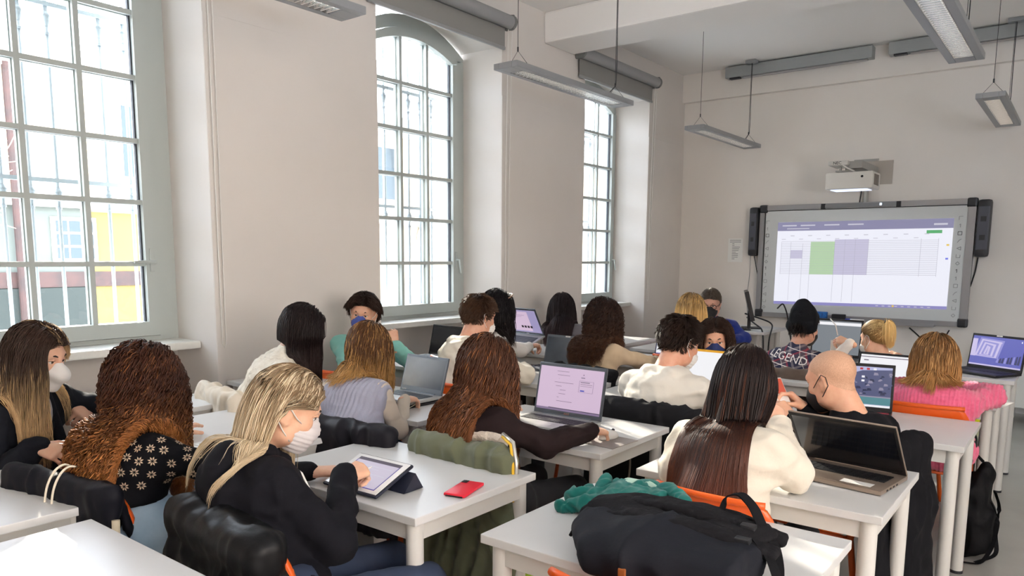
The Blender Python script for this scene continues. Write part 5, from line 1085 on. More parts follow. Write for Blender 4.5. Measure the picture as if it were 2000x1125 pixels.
# --- 3 blonde in the black hoodie writing on the tablet
def p3x(q):
    r = empty('stylus', (0, 0, 0), 0, 'white stylus held over the tablet by the blonde in the black hoodie', 'stylus'); a = aty(643, 963, 1.455); b = aty(727, 911, 1.575)+V(0, 0, .0)
    d = nrm(b-a); L = np.linalg.norm(b-a); r.location = a; m = MB(); m.tube([V(0, 0, 0), d*.004, d*(L-.02), d*L], [.002, .0046, .0046, .0012], 10); m.build('barrel', white_pl, r, True)
    for y, x in ((.03, .018),):
        m = MB()
        for s in (-1, 1): p = q['N']+q['sr']*s*.035+q['fw']*.07; m.tube([p, p+q['fw']*.05-q['Tz']*.06, p+q['fw']*.075-q['Tz']*.17], .0035, 6)
        m.build('drawstring', white_pl, smooth=True, **q['K'])
person('blonde woman in a black hoodie writing on the tablet with a stylus', (-1.825, 1.285, 1.055), (.46, .78, -.44), (-1.71, 1.17), -14, ('hoodie', hoodie_bk), ('jeans', jeans_d), dict(n=1700, W=(.085, .09), L=.37, tuck=1, cols=((126, 102, 76), (204, 182, 148)), ombre=(.06, .45), hi=(222, 204, 174), hi_p=.3, r=.0022, thick=.013, clump=.6, init=(.75, .75, .1), back=.15, curl=.002, wave=.2, M=24, part=-.01),
       dict(R=dict(wrist=(-1.762, 1.437, .822), elbow=(-1.60, 1.27, .70), pose='pen', dir=(-.12, .93, .12), dorsal=(.35, -.1, .93)), L=dict(wrist=(-1.84, 1.30, .60))), mask='grey', hood='down', pad=.018, wrinkle=.008, seed=3, extra=p3x, tone=(226, 180, 150))
# --- 4 white fleece, dark hair
person('woman in a white fleece with long dark hair, turned away by the pier', (-3.10, 2.29, 1.13), (.60, .72, -.35), (-3.44, 2.22), -34, ('fleece', fleece), ('trousers', cloth('trousers_khaki', (120, 112, 100))), dict(n=1400, L=.36, cols=((34, 25, 25), (58, 42, 40)), r=.0024, thick=.020, clump=.45, curl=.002, wave=.2, M=22, init=(1., .3, .2), Wb=.075, W=(.08, .05)),
       dict(R=dict(wrist=(-3.19, 2.53, .79), pose='relaxed', dir=(-.1, 1, -.1)), L=dict(wrist=(-3.62, 2.52, .79))), pad=.034, wrinkle=.008, seed=4, collar=.02)
# --- 5 boy in teal turned towards the class
person('young man in a teal sweatshirt and blue mask, turned round with his hand raised', (-3.64, 3.15, 1.14), (.58, -.80, -.22), (-3.74, 3.22), 208, ('sweatshirt', teal), ('jeans', jeans_d), dict(n=1100, fclear=.118, L=.085, cols=((40, 27, 22), (62, 42, 32)), r=.0021, thick=.018, clump=.6, stiff=.84, init=(1., .1, .45), M=12, part=.0, gpull=1., lens=(.6, 1.1)),
       dict(L=dict(wrist=(-3.335, 3.13, .955), elbow=(-3.345, 3.33, .80), pose='fist', dir=(-.15, -.1, 1), dorsal=(.8, -.5, .2)), R=dict(wrist=(-3.36, 2.98, .785), elbow=(-3.62, 2.99, .80), pose='relaxed', dir=(1, .1, -.05))), mask='blue', man=True, size=.96, seed=5, roll=-.12, tone=(214, 168, 140), pad=.016)
# --- 6 ribbed vest
person('woman in a ribbed grey knit vest typing on the grey laptop', (-2.695, 2.36, 1.06), (-.05, .90, -.46), (-2.50, 2.15), 12, ('vest', vest_k), ('jeans', jeans_b), dict(n=1300, L=.27, cols=((96, 64, 40), (204, 160, 98)), ombre=(.3, .9), hi=(196, 150, 92), hi_p=.2, r=.0024, thick=.016, clump=.6, curl=.005, wave=.11, M=22, init=(1., .2, .3)),
       dict(R=dict(wrist=(-2.60, 2.50, .800), elbow=(-2.46, 2.33, .70), pose='typing', dir=(-.35, .93, -.08)), L=dict(wrist=(-2.715, 2.46, .855), pose='fist', dir=(-.1, .05, 1), dorsal=(-.5, .8, .1))), sleeve=('sleeves', vest_s), ribs=(.003, .021), vox=.0058, wrinkle=.0022, seed=6, mask='white', pad=.016)
# --- 7 long wavy brown hair, pink laptop
person('woman with long wavy brown hair and a dark brown top, hand on the white mouse', (-1.885, 2.27, 1.055), (.12, .93, -.34), (-1.80, 2.20), -4, ('top', brown_top), ('trousers', trousers), dict(n=1900, L=.55, cols=((80, 50, 35), (128, 78, 46)), ombre=(.1, .9), hi=(150, 96, 58), hi_p=.10, r=.0026, thick=.025, curl=.008, wave=.085, clump=.5, M=36, init=(1., .5, .35), W=(.10, .112)),
       dict(R=dict(wrist=(-1.565, 2.555, .795), elbow=(-1.62, 2.315, .775), pose='hold', dir=(.12, .97, -.22)), L=dict(wrist=(-2.06, 2.52, .785), pose='typing')), seed=7, wrinkle=.007, pad=.013)
# --- 8 cream hoodie boy
person('young man with short brown hair in a cream hoodie at the window side desk', (-2.875, 3.39, 1.145), (.18, .95, -.24), (-2.80, 3.22), -8, ('hoodie', cream_h), ('trousers', trousers), dict(n=1500, L=.036, cols=((66, 46, 34), (92, 66, 48)), r=.0019, thick=.013, clump=.5, stiff=.9, init=(.4, -.8, .1), M=8, gpull=.5, fr0=-.07),
       dict(R=dict(wrist=(-2.79, 3.72, .79), elbow=(-2.63, 3.52, .80), pose='relaxed'), L=dict(wrist=(-3.08, 3.66, .79), pose='relaxed')), man=True, size=.99, hood='down', pad=.022, wrinkle=.009, seed=8, mask='white', tone=(214, 164, 138))
# --- 9 sunglasses in black hair
def p9x(q):
    m = MB(); W = q['W']; t = np.linspace(-1, 1, 13); m.tube(W(np.stack([.090*np.sin(t*1.5), .02+.05*np.cos(t*1.5), .085+.045*np.cos(t*1.5)], 1)), .005, 8); m.build('hair_band', mat('tortoise', (150, 120, 100), .3), smooth=True, **q['K'])
person('woman with black hair and a hair band, leaning towards the lifted laptop', (-3.26, 4.05, 1.14), (.52, .80, -.28), (-3.42, 3.98), -20, ('top', white_t), ('trousers', trousers), dict(n=900, L=.36, cols=((24, 20, 22), (40, 32, 32)), r=.0026, thick=.026, clump=.5, curl=.004, wave=.12, M=18),
       dict(R=dict(wrist=(-3.27, 4.44, .835), elbow=(-3.20, 4.24, .83), pose='hold', dir=(.2, .95, .05)), L=dict(wrist=(-3.62, 4.46, .84), pose='hold', dir=(.1, .95, .05))), seed=9, extra=p9x, vox=.013)
# --- 10 dark straight hair, grey
person('woman with long dark straight hair in grey, beyond the lifted laptop', (-3.60, 5.36, 1.055), (-.55, .62, -.42), (-3.52, 5.42), 20, ('cardigan', grey_w), ('trousers', trousers), dict(n=900, L=.42, cols=((36, 26, 28), (60, 40, 40)), r=.0028, thick=.028, clump=.45, M=18, init=(1., .3, .2)), dict(L=dict(wrist=(-3.75, 5.78, .79)), R=dict(wrist=(-3.35, 5.80, .79))), seed=10, vox=.013)
# --- 11 dark curls, beige top
person('woman with dark curly hair in a beige top, seen from behind', (-2.55, 4.30, 1.085), (.05, .97, -.2), (-2.50, 4.20), -6, ('top', beige), ('trousers', trousers), dict(n=1300, L=.36, cols=((48, 33, 28), (104, 72, 54)), ombre=(.1, .8), r=.0026, thick=.040, curl=.011, wave=.045, clump=.66, M=32, init=(1., .5, .5)),
       dict(R=dict(wrist=(-2.33, 4.66, .785), elbow=(-2.27, 4.42, .80), pose='typing'), L=dict(wrist=(-2.66, 4.62, .785), pose='typing')), seed=11, wrinkle=.007, vox=.012)
# --- 12 white hoodie
person('young man with dark hair in a white hoodie, both elbows on the desk', (-1.575, 3.40, 1.085), (.30, .90, -.34), (-1.60, 3.24), 0, ('hoodie', white_h), ('trousers', trousers), dict(n=1600, L=.040, cols=((38, 28, 23), (58, 42, 34)), r=.0019, thick=.016, clump=.5, stiff=.9, init=(.4, -.8, .15), M=8, gpull=.5, fr0=-.07),
       dict(R=dict(wrist=(-1.55, 3.68, .80), elbow=(-1.37, 3.53, .80), pose='relaxed', dir=(-.7, .7, 0)), L=dict(wrist=(-1.72, 3.74, .80), elbow=(-1.865, 3.52, .80), pose='relaxed', dir=(.6, .8, 0))), man=True, size=1.0, hood='down', pad=.026, wrinkle=.0075, seed=12, mask='white', tone=(216, 162, 134))
# --- 13 curly girl facing the camera
person('girl with long dark curls and a navy mask, turned round facing the camera', (-1.755, 4.28, 1.005), (.36, -.92, -.12), (-1.86, 4.50), 196, ('top', navy_t), ('trousers', trousers), dict(n=1400, fclear=.105, L=.40, cols=((58, 41, 32), (92, 64, 47)), r=.0025, thick=.030, curl=.009, wave=.055, clump=.62, M=32, init=(1., .5, .3)),
       dict(R=dict(wrist=(-2.0, 4.2, .72)), L=dict(wrist=(-1.62, 4.16, .70))), mask='navy', seed=13, tone=(220, 168, 138), roll=.05)
# --- 14 blonde facing the teacher
person('blonde woman seen from behind, sitting face to face with the teacher', (-2.33, 5.20, 1.11), (-.1, .98, -.15), (-2.33, 5.16), 4, ('top', cloth('top_rose', (196, 160, 150))), ('trousers', trousers), dict(n=1000, L=.34, cols=((104, 80, 54), (226, 184, 116)), ombre=(.04, .28), hi=(234, 200, 140), hi_p=.3, r=.0028, thick=.022, clump=.45, M=18), dict(L=dict(wrist=(-2.5, 5.5, .79)), R=dict(wrist=(-2.2, 5.5, .79))), seed=14, vox=.014)
# --- 15 teacher
def p15x(q):
    v, f = surface([cap(q['N']+q['fw']*.055+q['sr']*.05, q['N']+q['fw']*.075-q['sr']*0-q['Tz']*.03, .016), cap(q['N']+q['fw']*.055-q['sr']*.05, q['N']+q['fw']*.075-q['Tz']*.03, .016)], .006); mk('collar', v, f, cloth('collar_tan', (206, 178, 130)), smooth=True, **q['K'])
person('teacher with glasses and a black mask in a blue sweater, facing the class', (-2.64, 6.30, 1.105), (.26, -.90, -.34), (-2.62, 6.50), 184, ('sweater', blue_sw), ('trousers', trousers), dict(n=1100, L=.022, cols=((78, 68, 60), (110, 100, 90)), r=.0021, thick=.006, clump=.4, stiff=.88, init=(.8, .4, .0), M=8, gpull=.6),
       dict(L=dict(wrist=(-2.42, 6.15, .80), elbow=(-2.33, 6.36, .80), pose='relaxed', dir=(-.6, -.8, 0)), R=dict(wrist=(-2.75, 6.1, .79), pose='relaxed', dir=(.5, -.85, 0))), mask='black', glasses=True, man=True, size=1.0, seed=15, extra=p15x, tone=(204, 156, 134), vox=.013, browc=mat('brow_grey', (88, 78, 70), .8))
# --- 16 very long straight hair, cream jacket
person('woman with very long straight dark hair in a cream jacket on the orange chair', (-.895, 2.46, 1.09), (.10, .94, -.30), (-.86, 2.24), -2, ('jacket', cream_j), ('trousers', trousers), dict(n=2600, L=.66, cols=((32, 20, 17), (96, 48, 26)), ombre=(.35, 1.), hi=(84, 46, 28), hi_p=.12, r=.0023, thick=.008, clump=.3, M=28, init=(1., .8, .15), var=.2, lens=(.9, 1.04), behind=.8, W=(.084, .145), back=.1),
       dict(R=dict(wrist=(-.84, 2.66, .90), elbow=(-.705, 2.42, .80), pose='hold', dir=(-.4, .5, .6)), L=dict(wrist=(-1.0, 2.5, .79), elbow=(-1.06, 2.28, .79), pose='relaxed', dir=(.3, .95, 0))), pad=.024, wrinkle=.007, seed=16, hem=.06)
# --- 17 bald man with a phone
def buzz(c, H, hs, K):
    hp, hf = head_mesh(True); keep = hp[:, 2] > np.interp(hp[:, 1], HL[0], HL[1]+.004)-.002; q = hp+vnormals(hp, hf)*(.0012+.0004*vnoise(hp, 400)[:, None]); fk = keep[hf].all(1) & (np.abs(hp[hf][:, :, 0]).max(1) < .0775)
    v, f = clean(c+(q*hs) @ H.T, hf[fk]); mk('stubble', v, f, mat('stubble', (216, 170, 140), .6, noise=(260, (176, 134, 106), .5), bump=(900, .5, .002)), smooth=True, **K)
def p17x(q):
    W = q['A'][1][2]; r = empty('phone', (-.975, 3.155, .885), math.radians(60), 'white and orange phone held up by the bald man', 'phone'); m = MB(); a = math.radians(55); m.M = np.array([[1, 0, 0, 0], [0, math.cos(a), -math.sin(a), 0], [0, math.sin(a), math.cos(a), 0], [0, 0, 0, 1.]]); m.box((-.036, -.02, -.004), (.036, .125, .004), bev=.003); m.build('case', white_pl, r); m2 = MB(); m2.M = m.M; m2.box((-.032, .05, .0038), (.032, .12, .0046)); m2.build('screen', g('phone_red_glow', (230, 90, 60), .8), r)
    m = MB(); d = nrm(q['A'][1][2]-q['A'][1][1]); t = np.linspace(0, 2*PI, 17); a = nrm(np.cross(d, V(0, 0, 1))); b = np.cross(d, a); m.tube([W-d*.015+a*.03*math.cos(x)+b*.03*math.sin(x) for x in t], .004, 6); m.build('bracelet', mat('gold', (190, 140, 60), .3, .9), smooth=True, **q['K'])
person('bald man with a black mask in a black sweater, looking at his phone', (-.805, 3.205, 1.005), (-.90, .28, -.36), (-.66, 3.20), 62, ('sweater', black_t), ('trousers', trousers), dict(fn=buzz), dict(R=dict(wrist=(-.905, 3.22, .865), elbow=(-.72, 3.30, .80), pose='hold', dir=(-.75, -.15, .60), dorsal=(.4, .6, .6)), L=dict(wrist=(-.905, 3.06, .845), elbow=(-.74, 2.96, .80), pose='hold', dir=(-.75, .2, .55), dorsal=(.5, -.5, .7))), mask='black', man=True, size=1.0, seed=17, tone=(226, 176, 146), extra=p17x, browc=mat('brow_light', (120, 88, 66), .8), pad=.012)
# --- 18 beanie and plaid
def beanie(c, H, hs, K):
    v, f = surface([ell(c+H @ V(0, -.016, .052)*hs, V(.087, .106, .086)*hs, H, k=.03), ell(c+H @ V(0, -.035, .112)*hs, V(.066, .072, .058)*hs, H, k=.04), cap(c+H @ V(-.06, -.03, .0)*hs, c+H @ V(.06, -.03, .0)*hs, .048*hs, k=.03), ell(c+H @ V(0, -.05, .155)*hs, V(.035, .04, .025)*hs, H, k=.03)], .007, cut=[lambda X: ((X-c) @ H)[..., 1]*.62-((X-c) @ H)[..., 2]-.028*hs], disp=folds(.006, 14, 3)); mk('beanie', v, f, cloth('beanie_black', (26, 27, 32), (120, .5, .004)), smooth=True, **K)
    v, f, cc = grow(c, H*hs, [ell(c, V(.07, .09, .1)*hs, H)], n=250, L=.045, M=8, cols=((26, 20, 18), (40, 30, 26)), rng=4, init=(.4, 1, -.5)); v, f, cc = clean(v, f, cc); mk('hair', v, f, hair_m, smooth=True, cols=cc, **K)
person('person in a black beanie and a plaid flannel shirt with white lettering on the back', (-1.485, 5.14, 1.045), (.28, .94, -.18), (-1.50, 5.02), -4, ('flannel_shirt', plaid_m), ('trousers', trousers), dict(fn=beanie), dict(R=dict(wrist=(-1.30, 5.50, .79), pose='typing'), L=dict(wrist=(-1.62, 5.55, .79), pose='typing')), seed=18, extra=lettering, pad=.022, vox=.010, size=.98, mask='black', tone=(214, 164, 138))
# --- 19 ponytail
def p19x(q):
    W = q['A'][-1][2]; hd = q['A'][-1][3]; m = MB(); d = nrm(W-q['A'][-1][1]); t = np.linspace(0, 2*PI, 17); a = nrm(np.cross(d, V(0, 0, 1))); b = np.cross(d, a); m.tube([W-d*.005+a*.030*math.cos(x)+b*.030*math.sin(x) for x in t], .005, 6); m.build('wristwatch', steel, smooth=True, **q['K'])
    m = MB(); p = q['W']((0, -.115, .085)); m.ball(p, .020); m.build('hair_tie', black, smooth=True, **q['K'])
    r = empty('colour_card', tuple(aty(1632, 690, 5.38)), math.radians(20), 'white card with red swatches hanging from the outstretched hand', 'card'); m = MB(); m.box((-.036, -.003, -.10), (.036, .003, .09), bev=.002); m.build('card', white_pl, r); m = MB()
    for k in range(4): m.box((-.03+k*.016, -.0036, -.03), (-.018+k*.016, -.003, -.015)); m.box((-.03+k*.016, -.0036, -.05), (-.018+k*.016, -.003, -.037))
    m.build('swatches', mat('swatch_red', (180, 50, 60), .5), r)
    r = empty('plastic_straw', tuple(aty(1636, 655, 5.36)), 0, 'thin clear stick held upright by the woman with the ponytail', 'stick'); m = MB(); m.tube([(0, 0, 0), (-.02, .01, .07), (-.06, .02, .11)], .004, 8); m.build('stick', mat('clear_stick', (230, 228, 222), .3), r, True)
person('blonde woman with a ponytail in a white top, arm stretched to the side', (-1.075, 5.30, .985), (-.80, .52, -.22), (-.93, 5.24), 34, ('top', white_t), ('trousers', trousers), dict(n=900, L=.30, cols=((150, 118, 74), (238, 202, 134)), ombre=(.15, .5), hi=(240, 210, 150), hi_p=.3, r=.0024, thick=.012, clump=.3, M=24, tie=(0, -.115, .085), init=(.3, 1, .2), lens=(.85, 1.05)),
       dict(L=dict(wrist=(-1.235, 5.33, .935), pose='hold', dir=(-.8, .1, .25), dorsal=(.1, -.5, .85)), R=dict(wrist=(-.95, 5.62, .79))), mask='white', seed=19, extra=p19x, vox=.012)
# --- 20 pink sweater
person('woman with strawberry blonde hair in a pink ribbed sweater, seen from behind', (-.595, 4.37, .98), (-.08, .93, -.42), (-.56, 4.24), 2, ('sweater', pink_k), ('trousers', trousers), dict(n=1100, L=.235, cols=((112, 80, 52), (188, 138, 84)), ombre=(.05, .6), hi=(206, 160, 106), hi_p=.2, r=.0026, thick=.026, clump=.6, curl=.004, wave=.13, M=18, init=(1., .2, .4)),
       dict(R=dict(wrist=(-.47, 4.66, .80), elbow=(-.335, 4.46, .81), pose='relaxed', dir=(-.5, .85, 0)), L=dict(wrist=(-.68, 4.66, .80), elbow=(-.83, 4.44, .80), pose='relaxed')), pad=.024, wrinkle=.006, seed=20, collar=.022, size=.98, ribs=(.002, .0165), vox=.0052)
# ================================================================== CHAIRS, COATS AND BAGS
def coat_on(x, y, rz, name, label, m_, w=.26, zt=.86, zb=.45, th=.05, flare=.04, amp=.014, seed=0, front=.62, vox=.010, extra=None, cat='jacket', quilt=None, skew=0., sc=13.):
    """a garment hung over a chair back; local axes as the chair (faces +y)"""
    c, s = math.cos(rz), math.sin(rz); R = np.array([[c, -s, 0], [s, c, 0], [0, 0, 1.]]); o = V(x, y, 0); L = lambda q: o+R @ V(*q)
    th = th*.62; w = w*.92; p = [cap(L((-w*.92, -.275, zt-.045)), L((w*.92, -.275, zt-.045)), th*.85, k=.03)]
    for u in np.linspace(-1, 1, 11): p += [cap(L((u*w*.95, -.288, zt-.05)), L((u*(w+flare)*.95+skew, -.315-.02*abs(u), zb)), th*.75, th*.7, k=.045), cap(L((u*w*.86, -.255, zt-.05)), L((u*w*.86, -.205, front)), th*.5, th*.4, k=.03)]
    fo = folds(amp*.8, sc, seed, (1.3, 1.3, .25))
    def dd(P):
        d = fo(P)
        if quilt: d = d+quilt[0]*np.abs(np.sin(PI*P[:, 2]/quilt[1]))
        return d
    v, f = surface(p, vox, disp=dd); r = empty(name, L((0, -.27, 0)), rz, label, cat, 'jackets on chair backs'); r.rotation_euler = (0, 0, 0)
    mk('shell', v, f, m_, r, True, origin=np.array(r.location))
    if extra: extra(r, L, np.array(r.location))
    return r
nylon_n = cloth('nylon_navy', (20, 22, 34), (30, .3, .005), rough=.62, crease=(7, .5)); puffer = cloth('puffer_black', (20, 20, 23), (24, .35, .006), rough=.45, sheen=0); puffer2 = cloth('puffer_violet_black', (36, 34, 42), (20, .3, .006), rough=.6); olive = cloth('parka_olive', (98, 102, 78), (16, .35, .006), rough=.7, crease=(7, .8)); sherpa = cloth('sherpa_cream', (226, 212, 196), (70, .9, .01)); coat_bk = cloth('coat_charcoal', (38, 38, 42), (18, .3, .005), crease=(6, .6)); jkt_beige = cloth('jacket_oat', (214, 204, 186), (16, .3, .006), crease=(6, .8)); coat_brown = cloth('coat_taupe', (96, 82, 72), (60, .5, .006)); knit_bk = cloth('boucle_black', (32, 32, 36), (120, .9, .008)); coat_long = cloth('coat_long_black', (24, 24, 30), (20, .25, .005))
RD = math.radians
chair(-2.53, 1.22, RD(10), 'orange chair of the woman with the auburn curls, navy jacket over its back')
chair(-1.70, 1.32, RD(-6), 'orange chair of the blonde in the black hoodie, puffer over its back')
chair(-3.42, 2.34, RD(-10), 'orange chair of the woman in the white fleece'); chair(-2.44, 2.28, RD(8), 'orange chair of the woman in the ribbed vest')
chair(-1.78, 2.31, RD(-2), 'orange chair under the olive parka'); chair(-1.61, 3.40, 0, 'orange chair of the man in the white hoodie'); chair(-.85, 2.36, RD(-2), 'bare orange chair of the woman with very long straight hair')
chair(-.785, 3.15, RD(80), 'orange chair of the bald man, turned towards the windows'); chair(-.60, 4.36, RD(2), 'bare orange chair behind the pink sweater'); chair(-1.50, 5.08, RD(-4), 'orange chair of the person in the beanie'); chair(-.93, 5.30, RD(30), 'orange chair of the woman with the ponytail')
chair(-2.50, 4.26, RD(-4), 'orange chair of the woman with the dark curls'); chair(-2.80, 3.30, RD(-6), 'orange chair of the man in the cream hoodie'); chair(-.74, 1.60, 0, 'empty orange chair pushed under the desk with the backpack')
chair(-3.36, 1.10, RD(-62), 'orange chair of the woman in the black coat'); chair(-3.72, 3.16, RD(0), 'orange chair of the young man in teal'); chair(-1.86, 4.55, RD(15), 'orange chair of the girl in the navy mask'); chair(-2.33, 5.22, 0, 'orange chair of the blonde facing the teacher'); chair(-2.62, 6.46, RD(184), "orange chair of the teacher"); chair(-3.46, 4.04, RD(-16), 'orange chair of the woman with the hair band'); chair(-3.5, 5.5, RD(10), 'orange chair of the woman in grey')
def smooth_path(pts, n=6, it=10):
    P = np.array(pts, float); tt = np.linspace(0, 1, len(P)); T = np.linspace(0, 1, len(P)*n); Q = np.stack([np.interp(T, tt, P[:, i]) for i in range(3)], 1)
    for _ in range(it): Q[1:-1] = .25*Q[:-2]+.5*Q[1:-1]+.25*Q[2:]
    return Q
def strings(r, L, O):
    for x in (.02, .055):
        m = MB(); m.tube(smooth_path([L((x, -.255, .835)), L((x, -.275, .846)), L((x, -.305, .835)), L((x-.005, -.336, .78)), L((x-.01, -.348, .62)), L((x+.01, -.352, .45))]), .0036, 8); m.build('drawstring', mat('cord_ecru', (226, 216, 196), .8), r, True, O)
    m = MB(); m.tube([L((.30, -.30, .72)), L((.305, -.31, .55)), L((.32, -.30, .34))], .012, 8); m.build('trim_band', mat('band_ecru', (196, 184, 160), .8), r, True, O)
    m = MB(); m.box(V(-.012, 0, -.006), V(.012, .004, .006)); m.M = None
coat_on(-2.555, 1.19, RD(10), 'navy_jacket', 'navy jacket with cream drawstrings hung over the chair by the auburn curls', nylon_n, w=.30, zb=.42, zt=.83, th=.045, extra=strings, seed=31, amp=.010)
coat_on(-1.72, 1.30, RD(-6), 'puffer_jacket', 'shiny black puffer jacket over the chair of the blonde in the hoodie', puffer, w=.245, zb=.38, zt=.83, th=.065, seed=32, amp=.016, quilt=(.012, .12))
coat_on(-2.44, 2.25, RD(8), 'padded_jacket', 'black padded jacket over the chair of the ribbed vest wearer', puffer2, w=.26, zb=.40, zt=.83, th=.05, seed=33, amp=.014, quilt=(.008, .14))
coat_on(-3.42, 2.32, RD(-10), 'oat_jacket', 'crumpled oat coloured jacket hanging off the chair by the white fleece', jkt_beige, w=.27, zb=.36, zt=.83, th=.055, seed=34, amp=.02, flare=.06)
def sher(r, L, O):
    v, f = surface([cap(L((-.17, -.228, .832)), L((.15, -.228, .828)), .021, k=.02), cap(L((-.15, -.215, .80)), L((.13, -.215, .80)), .022, k=.02)], .008, disp=folds(.005, 30, 5)); mk('lining', v, f, sherpa, r, True, origin=O)
    m = MB(); m.tube([L((.17, -.25, .862)), L((.235, -.27, .845)), L((.262, -.285, .78)), L((.27, -.29, .66))], .008, 8); m.build('zip', mat('zip_steel', (206, 204, 196), .3, .7), r, True, O)
    m = MB(); m.tube([L((.178, -.262, .856)), L((.232, -.28, .838)), L((.256, -.296, .77)), L((.262, -.30, .64))], .0055, 8); m.build('piping', mat('piping_yellow', (226, 178, 40), .6), r, True, O)
coat_on(-1.79, 2.31, RD(-2), 'olive_parka', 'olive parka with cream sherpa lining over the chair behind the phone desk', olive, w=.26, zb=.14, zt=.83, th=.058, seed=35, amp=.018, flare=.03, extra=sher)
coat_on(-1.61, 3.40, 0, 'charcoal_coat', 'charcoal coat over the chair of the man in the white hoodie', coat_bk, w=.30, zb=.10, zt=.83, th=.06, seed=36, amp=.013, flare=.05)
coat_on(-1.50, 5.08, RD(-4), 'taupe_coat', 'taupe brown coat over the chair of the person in the beanie', coat_brown, w=.28, zb=.4, zt=.815, th=.05, seed=37, vox=.012)
coat_on(-2.46, 4.24, RD(-4), 'boucle_jacket', 'black bouclé jacket on the chair of the woman with the dark curls', knit_bk, w=.25, zb=.5, zt=.83, th=.045, seed=38, vox=.012)
coat_on(-.795, 3.15, RD(80), 'long_coat', 'long black coat falling from the bald man\'s chair to the floor', coat_long, w=.25, zb=.06, zt=.815, th=.07, seed=39, amp=.022, flare=.08, sc=9.)
# ------------------------------------------------------------------ backpack lying on the desk
navy_bag = cloth('bag_navy', (36, 38, 48), (60, .35, .003), rough=.75, crease=(6, .6)); web = cloth('webbing_black', (22, 22, 25), (200, .4, .002)); pad_m = cloth('bag_padding', (30, 29, 32), (110, .5, .004))
bx0 = V(-.775, 1.655, TZ); r = empty('backpack', bx0, math.radians(4), 'big navy and black backpack lying on the white desk with its straps loose', 'backpack')
fo = folds(.014, 8, 51, (1, 1, 1)); v, f = surface([ell((-.01, -.03, .055), (.23, .17, .062), k=.03), rbox((.07, -.03, .05), (.15, .15, .048), .045, k=.04), cap((-.22, .0, .05), (-.10, -.02, .055), .030, .055, k=.04), cap((-.12, -.15, .03), (.19, -.14, .03), .038, k=.04)], .008, cut=[lambda X: .003-X[..., 2]], disp=fo); b = mk('main_body', v, f, navy_bag, r, True)
v, f = surface([ell((.0, .055, .100), (.245, .120, .026), k=.02), cap((-.235, .0, .075), (-.08, .06, .105), .018, .026, k=.03)], .007, disp=folds(.005, 14, 52)); mk('back_panel', v, f, pad_m, r, True)
t = np.linspace(0, 1, 18)
for yy_, zz, nm in ((-.01, .138, 'shoulder_strap'), (.075, .146, 'shoulder_strap')):
    P = np.stack([-.22+.46*t, yy_-.05*np.sin(PI*t)+.02, zz-.042*(2*t-1)**2-.02], 1); v, f = surface([rbox(tuple(p), (.022, .030, .012), .010, k=.015) for p in P], .006, disp=folds(.003, 20, 53)); mk(nm, v, f, pad_m, r, True)
m = MB(); m.tube(np.stack([-.235+.0*t, -.09+.14*t, .045+.03*np.sin(PI*t)], 1), .005, 6); m.build('zip_edge', web, b, True)
def strap(m, pts, wdt=.012, th=.0015):
    P = np.array(pts, float); tt = np.linspace(0, 1, len(P)); T = np.linspace(0, 1, len(P)*6); Q = np.stack([np.interp(T, tt, P[:, i]) for i in range(3)], 1)
    for _ in range(6): Q[1:-1] = .25*Q[:-2]+.5*Q[1:-1]+.25*Q[2:]
    d = np.gradient(Q, axis=0); sd = np.cross(d, V(0, 0, 1)); sd /= np.maximum(1e-6, np.linalg.norm(sd, axis=1))[:, None]; n = len(Q); v = np.concatenate([Q-sd*wdt, Q+sd*wdt, Q+sd*wdt+V(0, 0, th), Q-sd*wdt+V(0, 0, th)])
    fs = []
    for i in range(n-1):
        for a, b_ in ((0, 1), (1, 2), (2, 3), (3, 0)): fs.append((a*n+i, b_*n+i, b_*n+i+1, a*n+i+1))
    m.add(v, fs+[(0, n, 2*n, 3*n), (n-1, 4*n-1, 3*n-1, 2*n-1)])
for pts in ([(.20, .06, .115), (.245, .045, .09), (.27, .0, .04), (.285, -.10, .004), (.30, -.20, .004)], [(.21, .0, .11), (.255, -.02, .07), (.285, -.05, .02), (.34, -.03, .004), (.40, .02, .003)]):
    m = MB(); strap(m, pts); m.build('webbing', web, r)
m = MB(); strap(m, [(.09, .12, .115), (.10, .13, .155), (.14, .115, .172), (.18, .09, .15), (.21, .065, .11)], .014, .004); m.build('carry_loop', web, r)
for x, y_, z in ((.185, .03, .118), (.19, -.03, .105)): m = MB(); m.box((x-.018, y_-.012, z-.002), (x+.018, y_+.012, z+.010), bev=.003); m.build('buckle', dark_pl, r)
m = MB(); m.tube([(-.03, -.198, .045), (-.028, -.208, .03), (-.034, -.212, .008)], .004, 8); m.box((-.040, -.216, .03), (-.022, -.206, .05), bev=.003); m.build('zip_pull', mat('leather_tan', (150, 86, 36), .6), b)
# ------------------------------------------------------------------ crumpled green sweater
gx = V(-1.055, 1.90, TZ); r = empty('green_sweater', gx, 0, 'crumpled dark green sweater heaped on the desk beside the backpack', 'sweater'); gm_ = cloth('jersey_green', (22, 106, 98), (90, .3, .003), crease=(11, .8, .02)); R = np.random.default_rng(8); p = []
for k in range(15):
    a = R.uniform(0, 2*PI); q = V(R.uniform(-.16, .18), R.uniform(-.11, .12), R.uniform(.015, .05)); d = V(math.cos(a), math.sin(a), R.uniform(-.1, .25))*R.uniform(.05, .11); p.append(cap(q-d, q+d, R.uniform(.018, .030), k=.014))
p += [ell((.06, .02, .03), (.15, .11, .05), k=.03), cap((-.16, -.13, .02), (-.05, -.07, .035), .022, k=.02), cap((.13, .10, .075), (.24, .02, .07), .02, k=.02)]
def crum(P):
    w = P+.035*np.stack([vnoise(P, 14, 61), vnoise(P, 14, 62), vnoise(P, 14, 63)], 1); return .013*(1-2*np.abs(vnoise(w, 17, 64)))+.005*(1-2*np.abs(vnoise(w, 38, 65)))
